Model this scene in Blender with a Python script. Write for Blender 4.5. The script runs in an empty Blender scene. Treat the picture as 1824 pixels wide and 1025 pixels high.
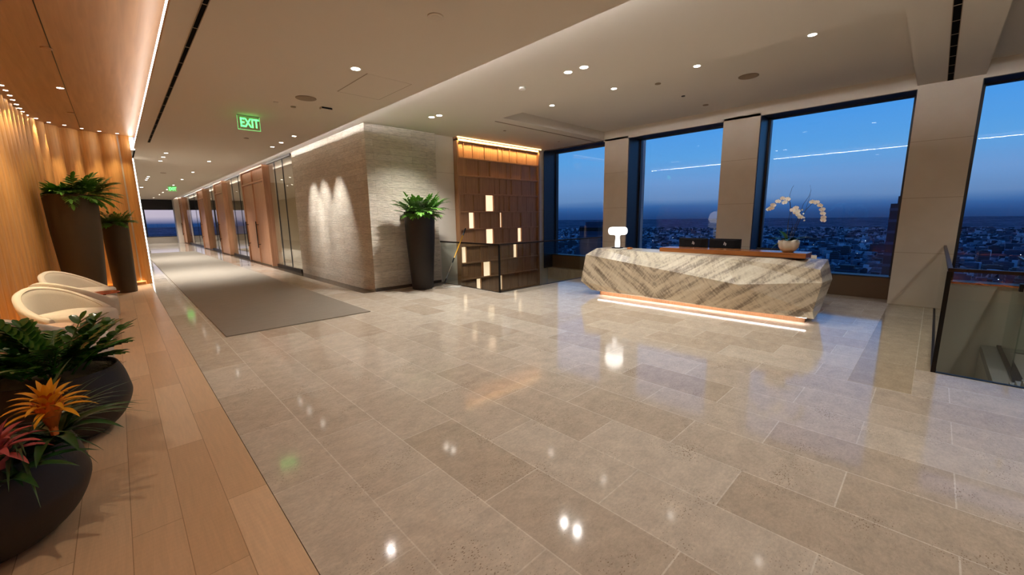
import bpy, bmesh, math, random
from mathutils import Vector, Matrix
random.seed(7)
S = bpy.context.scene
COL = S.collection
PI = math.pi

# ------------------------------------------------------------------ camera
def make_camera():
    yaw, pit, rol = map(math.radians, (43.91, 9.704, 0.824))
    f = Vector((math.sin(yaw)*math.cos(pit), math.cos(yaw)*math.cos(pit), -math.sin(pit)))
    r = Vector((math.cos(yaw), -math.sin(yaw), 0))
    d = f.cross(r)
    r2 = math.cos(rol)*r + math.sin(rol)*d
    d2 = -math.sin(rol)*r + math.cos(rol)*d
    M = Matrix((r2, -d2, -f)).transposed().to_4x4()
    M.translation = (0, 0, 1.6)
    cd = bpy.data.cameras.new('camera'); co = bpy.data.objects.new('camera', cd); COL.objects.link(co)
    co.matrix_world = M
    cd.sensor_width = 36; cd.lens = 721*36/1824; cd.clip_start = .05; cd.clip_end = 60000
    S.camera = co
make_camera()
S.view_settings.view_transform = 'Standard'
S.view_settings.look = 'None'
S.view_settings.gamma = 1
S.view_settings.exposure = 0.0
S.view_settings.use_curve_mapping = False
try:
    S.cycles.use_denoising = True
    S.cycles.max_bounces = 10; S.cycles.diffuse_bounces = 5; S.cycles.glossy_bounces = 4
    S.cycles.transparent_max_bounces = 24; S.cycles.sample_clamp_indirect = 6
    S.cycles.caustics_reflective = False; S.cycles.caustics_refractive = False
except Exception:
    pass

def lin(v):
    v /= 255
    return v/12.92 if v <= .04045 else ((v+.055)/1.055)**2.4
def C(r, g, b): return (lin(r), lin(g), lin(b), 1)

# ------------------------------------------------------------------ world: clear dusk sky
def make_world():
    w = bpy.data.worlds.new('dusk_sky'); S.world = w; w.use_nodes = True
    n, l = w.node_tree.nodes, w.node_tree.links; n.clear()
    out = n.new('ShaderNodeOutputWorld'); bg = n.new('ShaderNodeBackground'); l.new(bg.outputs[0], out.inputs[0])
    tc = n.new('ShaderNodeTexCoord'); sp = n.new('ShaderNodeSeparateXYZ'); l.new(tc.outputs['Generated'], sp.inputs[0])
    no = n.new('ShaderNodeTexNoise'); no.inputs['Scale'].default_value = 3; no.inputs['Detail'].default_value = 3
    mp = n.new('ShaderNodeMapping'); mp.inputs['Scale'].default_value = (1, 1, 9); l.new(tc.outputs['Generated'], mp.inputs[0]); l.new(mp.outputs[0], no.inputs[0])
    a = n.new('ShaderNodeMath'); a.operation = 'MULTIPLY_ADD'; a.inputs[1].default_value = .016; l.new(no.outputs[0], a.inputs[0]); l.new(sp.outputs[2], a.inputs[2])
    cr = n.new('ShaderNodeValToRGB'); l.new(a.outputs[0], cr.inputs[0])
    e = cr.color_ramp.elements
    stops = [(0.0, C(30, 62, 114)), (.014, C(40, 78, 134)), (.028, C(56, 100, 160)), (.044, C(104, 140, 188)), (.08, C(112, 156, 210)), (.13, C(96, 164, 226)),
             (.24, C(64, 152, 238)), (.45, C(40, 116, 204)), (1, C(18, 60, 136))]
    e[0].position = stops[0][0]; e[0].color = stops[0][1]; e[1].position = 1; e[1].color = stops[-1][1]
    for p, c in stops[1:-1]:
        x = e.new(p); x.color = c
    # pink tint put low in the sky, in place of the end window's reflections
    pk = n.new('ShaderNodeMapRange'); pk.inputs[1].default_value = .9; pk.inputs[2].default_value = 1.0
    l.new(sp.outputs[1], pk.inputs[0])
    lo = n.new('ShaderNodeMapRange'); lo.inputs[1].default_value = -.002; lo.inputs[2].default_value = .012; l.new(sp.outputs[2], lo.inputs[0])
    mu = n.new('ShaderNodeMath'); mu.operation = 'MULTIPLY'; l.new(pk.outputs[0], mu.inputs[0]); l.new(lo.outputs[0], mu.inputs[1])
    m2 = n.new('ShaderNodeMath'); m2.operation = 'MULTIPLY'; m2.inputs[1].default_value = .88; l.new(mu.outputs[0], m2.inputs[0])
    mx = n.new('ShaderNodeMixRGB'); mx.inputs[2].default_value = C(215, 196, 208); l.new(m2.outputs[0], mx.inputs[0]); l.new(cr.outputs[0], mx.inputs[1])
    l.new(mx.outputs[0], bg.inputs[0]); bg.inputs[1].default_value = 1.0
make_world()

# ------------------------------------------------------------------ materials
MATS = {}
def nt(name):
    m = bpy.data.materials.new(name); m.use_nodes = True
    n = m.node_tree.nodes; b = n['Principled BSDF']
    return m, n, m.node_tree.links, b
def mat(name, col, rough=.5, metal=0, bump=0, bscale=40, var=0, vscale=6, spec=.5, coat=0, stretch=(1, 1, 1), sheen=0, emit=0):
    if name in MATS: return MATS[name]
    m, n, l, b = nt(name)
    b.inputs['Base Color'].default_value = col
    b.inputs['Roughness'].default_value = rough; b.inputs['Metallic'].default_value = metal
    b.inputs['Specular IOR Level'].default_value = spec; b.inputs['Coat Weight'].default_value = coat
    b.inputs['Coat Roughness'].default_value = .08
    if sheen: b.inputs['Sheen Weight'].default_value = sheen
    tc = n.new('ShaderNodeTexCoord'); mp = n.new('ShaderNodeMapping'); mp.inputs['Scale'].default_value = stretch
    l.new(tc.outputs['Object'], mp.inputs[0])
    no = n.new('ShaderNodeTexNoise'); no.inputs['Scale'].default_value = vscale; no.inputs['Detail'].default_value = 5; l.new(mp.outputs[0], no.inputs[0])
    mx = n.new('ShaderNodeMixRGB'); mx.blend_type = 'MULTIPLY'; mx.inputs[0].default_value = 1; mx.inputs[1].default_value = col
    mr = n.new('ShaderNodeMapRange'); mr.inputs[3].default_value = 1-var; mr.inputs[4].default_value = 1+var; mr.clamp = False
    l.new(no.outputs[0], mr.inputs[0]); l.new(mr.outputs[0], mx.inputs[2]); l.new(mx.outputs[0], b.inputs['Base Color'])
    if bump:
        n2 = n.new('ShaderNodeTexNoise'); n2.inputs['Scale'].default_value = bscale; n2.inputs['Detail'].default_value = 3; l.new(mp.outputs[0], n2.inputs[0])
        bp = n.new('ShaderNodeBump'); bp.inputs['Strength'].default_value = bump; bp.inputs['Distance'].default_value = .01
        l.new(n2.outputs[0], bp.inputs['Height']); l.new(bp.outputs[0], b.inputs['Normal'])
    MATS[name] = m
    return m
def emis(name, col, s):
    m, n, l, b = nt(name)
    b.inputs['Base Color'].default_value = (.8, .8, .8, 1); b.inputs['Emission Color'].default_value = col
    b.inputs['Emission Strength'].default_value = s
    return m
def glassy(name, tint, refl, rough=0.0):
    m, n, l, b = nt(name); n.remove(b); out = n['Material Output']
    t = n.new('ShaderNodeBsdfTransparent'); t.inputs[0].default_value = tint
    g = n.new('ShaderNodeBsdfGlossy'); g.inputs['Roughness'].default_value = rough; g.inputs[0].default_value = (1, 1, 1, 1)
    lw = n.new('ShaderNodeLayerWeight'); lw.inputs[0].default_value = .5
    p = n.new('ShaderNodeMath'); p.operation = 'POWER'; p.inputs[1].default_value = 4.5; l.new(lw.outputs['Facing'], p.inputs[0])
    q = n.new('ShaderNodeMath'); q.operation = 'MULTIPLY_ADD'; q.inputs[1].default_value = .9-refl; q.inputs[2].default_value = refl; l.new(p.outputs[0], q.inputs[0])
    mx = n.new('ShaderNodeMixShader'); l.new(q.outputs[0], mx.inputs[0]); l.new(t.outputs[0], mx.inputs[1]); l.new(g.outputs[0], mx.inputs[2])
    l.new(mx.outputs[0], out.inputs[0])
    return m

def tile_floor(name, swap, w, hgt, c1, c2, cm, offu=0, offv=0, mort=.004, rough=.07, speck=True, wood=False):
    """running-bond slabs; rows run along y when swap"""
    m, n, l, b = nt(name); b.inputs['Specular IOR Level'].default_value = .42
    tc = n.new('ShaderNodeTexCoord'); sp = n.new('ShaderNodeSeparateXYZ'); l.new(tc.outputs['Object'], sp.inputs[0])
    cb = n.new('ShaderNodeCombineXYZ')
    au = n.new('ShaderNodeMath'); au.inputs[1].default_value = offu; av = n.new('ShaderNodeMath'); av.inputs[1].default_value = offv
    l.new(sp.outputs[1 if swap else 0], au.inputs[0]); l.new(sp.outputs[0 if swap else 1], av.inputs[0])
    l.new(au.outputs[0], cb.inputs[0]); l.new(av.outputs[0], cb.inputs[1])
    br = n.new('ShaderNodeTexBrick'); l.new(cb.outputs[0], br.inputs[0])
    br.inputs['Scale'].default_value = 1; br.inputs['Brick Width'].default_value = w; br.inputs['Row Height'].default_value = hgt
    br.inputs['Mortar Size'].default_value = mort; br.inputs['Mortar Smooth'].default_value = .1
    br.inputs['Color1'].default_value = c1; br.inputs['Color2'].default_value = c2; br.inputs['Mortar'].default_value = cm
    br.offset = .5 if not wood else .37; br.offset_frequency = 2
    # veining along x and small fossil pits
    mp = n.new('ShaderNodeMapping'); mp.inputs['Scale'].default_value = (2.4, 3.2, 1) if not wood else (14, 1.2, 1)
    l.new(tc.outputs['Object'], mp.inputs[0])
    no = n.new('ShaderNodeTexNoise'); no.inputs['Scale'].default_value = 2.4; no.inputs['Detail'].default_value = 9; no.inputs['Roughness'].default_value = .78
    no.inputs['Distortion'].default_value = .15 if not wood else .5
    l.new(mp.outputs[0], no.inputs[0])
    mr = n.new('ShaderNodeMapRange'); mr.inputs[1].default_value = .25; mr.inputs[2].default_value = .75
    mr.inputs[3].default_value = .74 if not wood else .86; mr.inputs[4].default_value = 1.18 if not wood else 1.1; l.new(no.outputs[0], mr.inputs[0])
    m1 = n.new('ShaderNodeMixRGB'); m1.blend_type = 'MULTIPLY'; m1.inputs[0].default_value = 1; l.new(br.outputs[0], m1.inputs[1]); l.new(mr.outputs[0], m1.inputs[2])
    last = m1
    if speck:
        m3 = n.new('ShaderNodeMapping'); m3.inputs['Scale'].default_value = (1.1, 2.0, 1); l.new(tc.outputs['Object'], m3.inputs[0])
        vo = n.new('ShaderNodeTexVoronoi'); vo.inputs['Scale'].default_value = 44; l.new(m3.outputs[0], vo.inputs[0])
        ms = n.new('ShaderNodeTexNoise'); ms.inputs['Scale'].default_value = 3.2; ms.inputs['Detail'].default_value = 4; l.new(tc.outputs['Object'], ms.inputs[0])
        th = n.new('ShaderNodeMath'); th.operation = 'MULTIPLY_ADD'; th.inputs[1].default_value = .9; th.inputs[2].default_value = -.26; l.new(ms.outputs[0], th.inputs[0])
        lt = n.new('ShaderNodeMath'); lt.operation = 'SUBTRACT'; l.new(th.outputs[0], lt.inputs[0]); l.new(vo.outputs['Distance'], lt.inputs[1])
        sc = n.new('ShaderNodeMath'); sc.operation = 'MULTIPLY'; sc.inputs[1].default_value = 4; sc.use_clamp = True; l.new(lt.outputs[0], sc.inputs[0])
        m4 = n.new('ShaderNodeMixRGB'); m4.inputs[2].default_value = C(128, 106, 82); l.new(sc.outputs[0], m4.inputs[0]); l.new(last.outputs[0], m4.inputs[1])
        last = m4
        fn = n.new('ShaderNodeTexNoise'); fn.inputs['Scale'].default_value = 30; fn.inputs['Detail'].default_value = 4; fn.inputs['Roughness'].default_value = .7; l.new(m3.outputs[0], fn.inputs[0])
        fm = n.new('ShaderNodeMapRange'); fm.inputs[1].default_value = .3; fm.inputs[2].default_value = .7; fm.inputs[3].default_value = .88; fm.inputs[4].default_value = 1.08; l.new(fn.outputs[0], fm.inputs[0])
        m6 = n.new('ShaderNodeMixRGB'); m6.blend_type = 'MULTIPLY'; m6.inputs[0].default_value = 1; l.new(last.outputs[0], m6.inputs[1]); l.new(fm.outputs[0], m6.inputs[2]); last = m6
    if wood:
        wv = n.new('ShaderNodeTexWave'); wv.bands_direction = 'Y'; wv.inputs['Scale'].default_value = 9; wv.inputs['Distortion'].default_value = 5
        wv.inputs['Detail'].default_value = 2; wv.inputs['Detail Scale'].default_value = .6; l.new(tc.outputs['Object'], wv.inputs[0])
        mm = n.new('ShaderNodeMapRange'); mm.inputs[3].default_value = .985; mm.inputs[4].default_value = 1.01; l.new(wv.outputs[0], mm.inputs[0])
        m5 = n.new('ShaderNodeMixRGB'); m5.blend_type = 'MULTIPLY'; m5.inputs[0].default_value = 1; l.new(last.outputs[0], m5.inputs[1]); l.new(mm.outputs[0], m5.inputs[2]); last = m5
    l.new(last.outputs[0], b.inputs['Base Color'])
    rr = n.new('ShaderNodeMapRange'); rr.inputs[3].default_value = rough*.8; rr.inputs[4].default_value = rough*1.5; l.new(no.outputs[0], rr.inputs[0])
    l.new(rr.outputs[0], b.inputs['Roughness'])
    bp = n.new('ShaderNodeBump'); bp.inputs['Strength'].default_value = .25; bp.inputs['Distance'].default_value = .002
    inv = n.new('ShaderNodeMath'); inv.operation = 'SUBTRACT'; inv.inputs[0].default_value = 1; l.new(br.outputs['Fac'], inv.inputs[1]); l.new(inv.outputs[0], bp.inputs['Height'])
    l.new(bp.outputs[0], b.inputs['Normal'])
    return m

STONE_F = tile_floor('limestone_slabs', True, .935, .447, C(214, 203, 187), C(194, 179, 160), C(226, 218, 204), offu=-.215, offv=-.42)
STONE_B = tile_floor('limestone_border', False, .93, .45, C(196, 181, 155), C(182, 166, 140), C(214, 202, 178), offu=.2, offv=.02)
WOOD_F = tile_floor('oak_planks', True, 1.5, .205, C(232, 200, 164), C(212, 176, 138), C(172, 136, 102), offu=.3, offv=-.47, mort=.0018, rough=.32, speck=False, wood=True)

def wood_mat(name, c1, c2, rough=.35, axis='z', scale=1.0, coat=0):
    m, n, l, b = nt(name)
    tc = n.new('ShaderNodeTexCoord'); mp = n.new('ShaderNodeMapping')
    sc = {'z': (22, 22, 1.1), 'y': (22, 1.1, 22), 'x': (1.1, 22, 22)}[axis]
    mp.inputs['Scale'].default_value = tuple(v*scale for v in sc); l.new(tc.outputs['Object'], mp.inputs[0])
    no = n.new('ShaderNodeTexNoise'); no.inputs['Scale'].default_value = 1.4; no.inputs['Detail'].default_value = 8; no.inputs['Distortion'].default_value = .7
    l.new(mp.outputs[0], no.inputs[0])
    cr = n.new('ShaderNodeValToRGB'); cr.color_ramp.elements[0].position = .3; cr.color_ramp.elements[1].position = .72
    cr.color_ramp.elements[0].color = c2; cr.color_ramp.elements[1].color = c1; l.new(no.outputs[0], cr.inputs[0]); l.new(cr.outputs[0], b.inputs['Base Color'])
    b.inputs['Roughness'].default_value = rough; b.inputs['Coat Weight'].default_value = coat; b.inputs['Coat Roughness'].default_value = .1
    bp = n.new('ShaderNodeBump'); bp.inputs['Strength'].default_value = .12; bp.inputs['Distance'].default_value = .002; l.new(no.outputs[0], bp.inputs['Height']); l.new(bp.outputs[0], b.inputs['Normal'])
    return m
OAK_WALL = wood_mat('oak_pleats', C(230, 174, 104), C(206, 148, 80), .45)
OAK_CEIL = wood_mat('oak_ceiling', C(168, 124, 82), C(148, 106, 68), .4, 'y', .5)
WALNUT = wood_mat('door_wood', C(198, 150, 116), C(174, 124, 92), .4)
SHELFW = wood_mat('shelf_wood', C(172, 128, 90), C(148, 106, 72), .45)
COUNTER = wood_mat('counter_wood', C(176, 112, 60), C(140, 84, 42), .25, 'y', 1, .3)

def chiseled():
    m, n, l, b = nt('chiseled_limestone')
    tc = n.new('ShaderNodeTexCoord'); sp = n.new('ShaderNodeSeparateXYZ'); l.new(tc.outputs['Object'], sp.inputs[0])
    ad = n.new('ShaderNodeMath'); l.new(sp.outputs[0], ad.inputs[0]); l.new(sp.outputs[1], ad.inputs[1])
    cb = n.new('ShaderNodeCombineXYZ'); l.new(ad.outputs[0], cb.inputs[0]); l.new(sp.outputs[2], cb.inputs[1])
    br = n.new('ShaderNodeTexBrick'); l.new(cb.outputs[0], br.inputs[0]); br.inputs['Scale'].default_value = 1
    br.inputs['Brick Width'].default_value = .95; br.inputs['Row Height'].default_value = .145; br.inputs['Mortar Size'].default_value = .0015; br.offset = .41
    br.inputs['Color1'].default_value = C(238, 229, 214); br.inputs['Color2'].default_value = C(222, 210, 192); br.inputs['Mortar'].default_value = C(150, 134, 112)
    mp = n.new('ShaderNodeMapping'); mp.inputs['Scale'].default_value = (2.6, 2.6, 20); l.new(tc.outputs['Object'], mp.inputs[0])
    no = n.new('ShaderNodeTexNoise'); no.inputs['Scale'].default_value = 3; no.inputs['Detail'].default_value = 8; no.inputs['Roughness'].default_value = .7; l.new(mp.outputs[0], no.inputs[0])
    mr = n.new('ShaderNodeMapRange'); mr.inputs[1].default_value = .3; mr.inputs[2].default_value = .7; mr.inputs[3].default_value = .66; mr.inputs[4].default_value = 1.12; l.new(no.outputs[0], mr.inputs[0])  # crevice shade put into the colour, darkening where the ridge noise dips
    mx = n.new('ShaderNodeMixRGB'); mx.blend_type = 'MULTIPLY'; mx.inputs[0].default_value = 1; l.new(br.outputs[0], mx.inputs[1]); l.new(mr.outputs[0], mx.inputs[2])
    l.new(mx.outputs[0], b.inputs['Base Color']); b.inputs['Roughness'].default_value = .85
    # each course sits a little proud or back, split faces in horizontal ridges
    g = n.new('ShaderNodeRGBToBW'); l.new(br.outputs[0], g.inputs[0])
    hh = n.new('ShaderNodeMath'); hh.operation = 'MULTIPLY_ADD'; hh.inputs[1].default_value = 1.6; l.new(g.outputs[0], hh.inputs[0]); l.new(no.outputs[0], hh.inputs[2])
    bp = n.new('ShaderNodeBump'); bp.inputs['Strength'].default_value = 1.0; bp.inputs['Distance'].default_value = .045
    l.new(hh.outputs[0], bp.inputs['Height']); l.new(bp.outputs[0], b.inputs['Normal'])
    return m
CHISEL = chiseled()
SMOOTH = mat('smooth_limestone', C(206, 190, 166), .6, var=.05, vscale=5, stretch=(1, 1, 3))
def column_mat():
    m, n, l, b = nt('column_limestone')
    tc = n.new('ShaderNodeTexCoord'); sp = n.new('ShaderNodeSeparateXYZ'); l.new(tc.outputs['Object'], sp.inputs[0])
    mo = n.new('ShaderNodeMath'); mo.operation = 'PINGPONG'; mo.inputs[1].default_value = .46; l.new(sp.outputs[2], mo.inputs[0])
    gt = n.new('ShaderNodeMath'); gt.operation = 'LESS_THAN'; gt.inputs[1].default_value = .003; l.new(mo.outputs[0], gt.inputs[0])
    no = n.new('ShaderNodeTexNoise'); no.inputs['Scale'].default_value = 4; no.inputs['Detail'].default_value = 5; l.new(tc.outputs['Object'], no.inputs[0])
    cr = n.new('ShaderNodeMixRGB'); cr.inputs[1].default_value = C(214, 206, 194); cr.inputs[2].default_value = C(202, 192, 178); l.new(no.outputs[0], cr.inputs[0])
    mx = n.new('ShaderNodeMixRGB'); mx.inputs[2].default_value = C(164, 146, 124); l.new(gt.outputs[0], mx.inputs[0]); l.new(cr.outputs[0], mx.inputs[1])
    l.new(mx.outputs[0], b.inputs['Base Color']); b.inputs['Roughness'].default_value = .6
    return m
COLUMN = column_mat()
def desk_stone():
    m, n, l, b = nt('veined_onyx')
    tc = n.new('ShaderNodeTexCoord'); sp = n.new('ShaderNodeSeparateXYZ'); l.new(tc.outputs['Object'], sp.inputs[0])
    def M(op, a, bb, c=None):
        x = n.new('ShaderNodeMath'); x.operation = op
        for i, v in enumerate((a, bb, c)):
            if v is None: continue
            if isinstance(v, (int, float)): x.inputs[i].default_value = v
            else: l.new(v, x.inputs[i])
        return x.outputs[0]
    u = M('ABSOLUTE', M('SUBTRACT', sp.outputs[1], 3.42), 0)
    dg = M('SUBTRACT', M('MULTIPLY', sp.outputs[2], 1.1), M('MULTIPLY', u, .85))     # across the bands
    al = M('ADD', M('MULTIPLY', sp.outputs[2], .85), M('MULTIPLY', u, 1.1))          # along the bands
    cb = n.new('ShaderNodeCombineXYZ'); l.new(M('MULTIPLY', dg, 1.0), cb.inputs[0]); l.new(M('MULTIPLY', al, .12), cb.inputs[1])
    n1 = n.new('ShaderNodeTexNoise'); n1.inputs['Scale'].default_value = 5.5; n1.inputs['Detail'].default_value = 7; n1.inputs['Roughness'].default_value = .62; n1.inputs['Distortion'].default_value = .25
    l.new(cb.outputs[0], n1.inputs[0])
    c2 = n.new('ShaderNodeCombineXYZ'); l.new(M('MULTIPLY', dg, .35), c2.inputs[0]); l.new(M('MULTIPLY', al, 2.4), c2.inputs[1]); l.new(sp.outputs[0], c2.inputs[2])
    n2 = n.new('ShaderNodeTexNoise'); n2.inputs['Scale'].default_value = 11; n2.inputs['Detail'].default_value = 6; n2.inputs['Roughness'].default_value = .7; l.new(c2.outputs[0], n2.inputs[0])
    cr = n.new('ShaderNodeValToRGB'); e = cr.color_ramp.elements
    e[0].position = .30; e[0].color = C(118, 106, 92); e[1].position = .66; e[1].color = C(234, 227, 208)
    x = e.new(.42); x.color = C(166, 154, 136); x = e.new(.5); x.color = C(212, 202, 180)
    v = M('ADD', n1.outputs[0], M('MULTIPLY', M('SUBTRACT', n2.outputs[0], .5), .42))
    l.new(v, cr.inputs[0]); l.new(cr.outputs[0], b.inputs['Base Color'])
    b.inputs['Roughness'].default_value = .3; b.inputs['Coat Weight'].default_value = .1
    return m
ONYX = desk_stone()

PAINT = mat('ceiling_paint', C(204, 194, 180), .85, spec=.2)
PAINT_R = mat('raised_ceiling_paint', C(212, 206, 196), .85, spec=.2)
WHITE = mat('white_wall_paint', C(216, 208, 196), .8, spec=.2)
BEIGE = mat('beige_wall_paint', C(192, 176, 150), .8, spec=.2)
BLACKM = mat('black_metal', C(22, 21, 21), .4, .6)
BRONZE = mat('bronze_cap', C(52, 42, 36), .35, .7)
DARKSTONE = mat('dark_stone_border', C(78, 68, 58), .22, var=.12, vscale=9)
FRAME = mat('window_frame_metal', C(58, 62, 70), .35, .55)
APRON = mat('window_apron_bronze', C(104, 84, 64), .5, .1)
RUG = mat('rug_wool', C(152, 143, 131), .95, bump=.6, bscale=160, var=.14, vscale=5, spec=.1, stretch=(.7, 6, 1))
POTM = mat('bronze_planter', C(76, 60, 38), .5, .25, var=.15, vscale=3, bump=.08, bscale=60)
POTD = mat('dark_planter', C(32, 26, 23), .55, .1, var=.15, vscale=4, bump=.1, bscale=50)
SOIL = mat('soil', C(40, 30, 22), .95, bump=.8, bscale=50)
MOSS = mat('dried_moss', C(92, 84, 60), .95, bump=1, bscale=90, var=.3)
LEAF = mat('leaf_green', C(98, 152, 58), .38, var=.3, vscale=9)
LEAF2 = mat('leaf_dark_green', C(40, 82, 40), .28, var=.35, vscale=8)
LEAFZ = mat('leaf_glossy', C(58, 108, 36), .22, var=.35, vscale=7)
BLADE = mat('leaf_blade', C(62, 92, 58), .3, var=.25, vscale=10)
YEL = mat('petal_yellow', C(240, 176, 40), .45, var=.2, vscale=12)
ORG = mat('petal_orange', C(222, 116, 36), .45, var=.2, vscale=12)
PINK = mat('petal_pink', C(196, 96, 96), .45, var=.25, vscale=12)
STEM = mat('plant_stem', C(46, 40, 26), .6)
BOUCLE = mat('cream_upholstery', C(214, 206, 194), .9, bump=.25, bscale=120, sheen=.2, spec=.2)
PIPING = mat('cream_piping', C(218, 206, 188), .85)
CERAM = mat('white_ceramic', C(240, 238, 234), .25, coat=.4)
PETAL = mat('white_petal', C(252, 252, 250), .55)
BLACKP = mat('black_plastic', C(20, 20, 22), .55, spec=.25)
SILVER = mat('silver_metal', C(170, 170, 168), .25, .9)
YELLOWP = mat('yellow_plastic', C(226, 176, 40), .4)
MOPW = mat('mop_cloth', C(196, 194, 188), .95, bump=.5, bscale=90)
TERRA = mat('rust_table_top', C(176, 84, 50), .25, coat=.4)
PALE = mat('pale_table_top', C(214, 180, 160), .25, coat=.3)
PAPER = mat('paper_white', C(232, 230, 226), .7)
GRILLE = mat('speaker_grille', C(140, 124, 104), .8)
CITYM = mat('city_facade', C(50, 62, 84), .8, var=.5, vscale=.12)
CITYD = mat('city_dark_facade', C(28, 34, 48), .6, var=.3, vscale=.1)
GLASS_W = glassy('window_glass', (.95, .98, 1, 1), .014)
GLASS_R = glassy('rail_glass', (.86, .91, .89, 1), .035)
GLASS_S = glassy('storefront_glass', (.93, .94, .92, 1), .05)
ACRYL = glassy('clear_acrylic', (.9, .95, .9, 1), .05)
LED = emis('cove_led', (1, .96, .94, 1), 84)
LEDL = emis('lounge_cove_led', (1, .94, .88, 1), 9)
LEDW = emis('warm_led', (1, .62, .24, 1), 9)
LEDFACE = emis('lit_diffuser', (1, .93, .86, 1), 4.5)
LEDV = emis('vertical_led_lens', (1, .94, .86, 1), 7)
LENS = emis('downlight_lens', (1, .92, .82, 1), 22)
EXITG = emis('exit_green', (.03, 1, .12, 1), 4.5)
EXITE = emis('exit_edge_glow', (.08, 1, .2, 1), 1.1)
LAMPW = emis('lamp_opal_glass', (1, .97, .94, 1), 1.7)
NICHE = emis('lit_niche_panel', (1, .70, .44, 1), 1.25)
CLIGHT = emis('street_light', (.9, .95, 1, 1), 2)

# ------------------------------------------------------------------ mesh helpers
class MB:
    def __init__(s): s.v = []; s.f = []; s.sm = []
    def add(s, vs, fs, smooth=False):
        o = len(s.v); s.v += [tuple(v) for v in vs]
        for f in fs: s.f.append([i+o for i in f]); s.sm.append(smooth)
        return s
    def box(s, x0, x1, y0, y1, z0, z1):
        vs = [(x, y, z) for z in (z0, z1) for x, y in ((x0, y0), (x1, y0), (x1, y1), (x0, y1))]
        return s.add(vs, [(0, 3, 2, 1), (4, 5, 6, 7), (0, 1, 5, 4), (1, 2, 6, 5), (2, 3, 7, 6), (3, 0, 4, 7)])
    def quad(s, a, b, c, d): return s.add([a, b, c, d], [(0, 1, 2, 3)])
    def slathe(s, prof, n=40, sub=5):
        P = [prof[0]]+prof+[prof[-1]]; o = []
        for i in range(1, len(P)-2):
            for k in range(sub):
                t = k/sub; o.append(tuple(.5*((2*P[i][j])+(-P[i-1][j]+P[i+1][j])*t+(2*P[i-1][j]-5*P[i][j]+4*P[i+1][j]-P[i+2][j])*t*t+(-P[i-1][j]+3*P[i][j]-3*P[i+1][j]+P[i+2][j])*t**3) for j in (0, 1)))
        return s.lathe(o+[prof[-1]], n)
    def lathe(s, prof, n=32, cx=0, cy=0, sx=1, sy=1, cap=True):
        vs = []; fs = []
        for r, z in prof:
            for k in range(n):
                a = 2*PI*k/n; vs.append((cx+r*math.cos(a)*sx, cy+r*math.sin(a)*sy, z))
        for i in range(len(prof)-1):
            for k in range(n):
                k2 = (k+1) % n; fs.append((i*n+k, i*n+k2, (i+1)*n+k2, (i+1)*n+k))
        s.add(vs, fs, True)
        if cap:
            o = len(s.v)-len(vs)
            s.f.append([o+k for k in range(n)][::-1]); s.sm.append(False)
            s.f.append([o+(len(prof)-1)*n+k for k in range(n)]); s.sm.append(False)
        return s
    def tube(s, pts, r, n=8, r2=None):
        pts = [Vector(p) for p in pts]; vs = []; fs = []; m = len(pts)
        for i, p in enumerate(pts):
            t = (pts[min(i+1, m-1)]-pts[max(i-1, 0)]).normalized()
            a = t.cross(Vector((0, 0, 1)));  a = a if a.length > .05 else t.cross(Vector((0, 1, 0)))
            a.normalize(); b = t.cross(a)
            rr = r if r2 is None else r+(r2-r)*i/(m-1)
            for k in range(n):
                q = p+a*rr*math.cos(2*PI*k/n)+b*rr*math.sin(2*PI*k/n); vs.append(q)
        for i in range(m-1):
            for k in range(n): fs.append((i*n+k, i*n+(k+1) % n, (i+1)*n+(k+1) % n, (i+1)*n+k))
        s.add(vs, fs, True); o = len(s.v)-len(vs)
        s.f.append([o+k for k in range(n)]); s.sm.append(False); s.f.append([o+(m-1)*n+k for k in range(n)][::-1]); s.sm.append(False)
        return s
    def blade(s, base, d, up, L, W, droop=0.3, n=7, shape='leaf', fold=.15, thick=0):
        """a curved leaf blade from base along d, bending down by droop"""
        base = Vector(base); d = Vector(d).normalized(); up = Vector(up)
        side = d.cross(up)
        if side.length < .05: side = d.cross(Vector((1, 0, 0)))
        side.normalize(); nrm = side.cross(d).normalized()
        vs = []; p = base.copy(); dd = d.copy()
        for i in range(n+1):
            t = i/n
            if shape == 'leaf': w = math.sin(PI*min(1, t*.93+.07))**.8*W
            elif shape == 'oval': w = math.sqrt(max(0, 1-(2*t-1)**2))*W
            elif shape == 'strap': w = W*(min(1, .5+t*3) if t < .2 else (1-((t-.2)/.8)**2.2))
            else: w = W*(1-t)
            w = max(w, .0008)
            nn = side.cross(dd).normalized()
            vs += [p-side*w*.5+nn*w*fold, p.copy(), p+side*w*.5+nn*w*fold]
            dd = (dd+Vector((0, 0, -droop/n))).normalized(); p = p+dd*L/n
        fs = []
        for i in range(n):
            for k in (0, 1): fs.append((i*3+k, i*3+k+1, i*3+k+4, i*3+k+3))
        return s.add(vs, fs, True)
    def build(s, name, m, parent=None, loc=None):
        me = bpy.data.meshes.new(name); me.from_pydata(s.v, [], s.f); me.update()
        for p, q in zip(me.polygons, s.sm): p.use_smooth = q
        if m: me.materials.append(m)
        o = bpy.data.objects.new(name, me); COL.objects.link(o)
        if parent: o.parent = parent
        if loc: o.location = loc
        return o
def bevel(o, w, seg=2):
    md = o.modifiers.new('bevel', 'BEVEL'); md.width = w; md.segments = seg; md.limit_method = 'ANGLE'; return o
def tag(o, label, cat, group=None, kind=None):
    o['label'] = label; o['category'] = cat
    if group: o['group'] = group
    if kind: o['kind'] = kind
    return o
def thing(name, label, cat, loc=(0, 0, 0), rz=0, group=None):
    o = bpy.data.objects.new(name, None); o.empty_display_size = .1; COL.objects.link(o)
    o.location = loc; o.rotation_euler = (0, 0, rz); return tag(o, label, cat, group)
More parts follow.
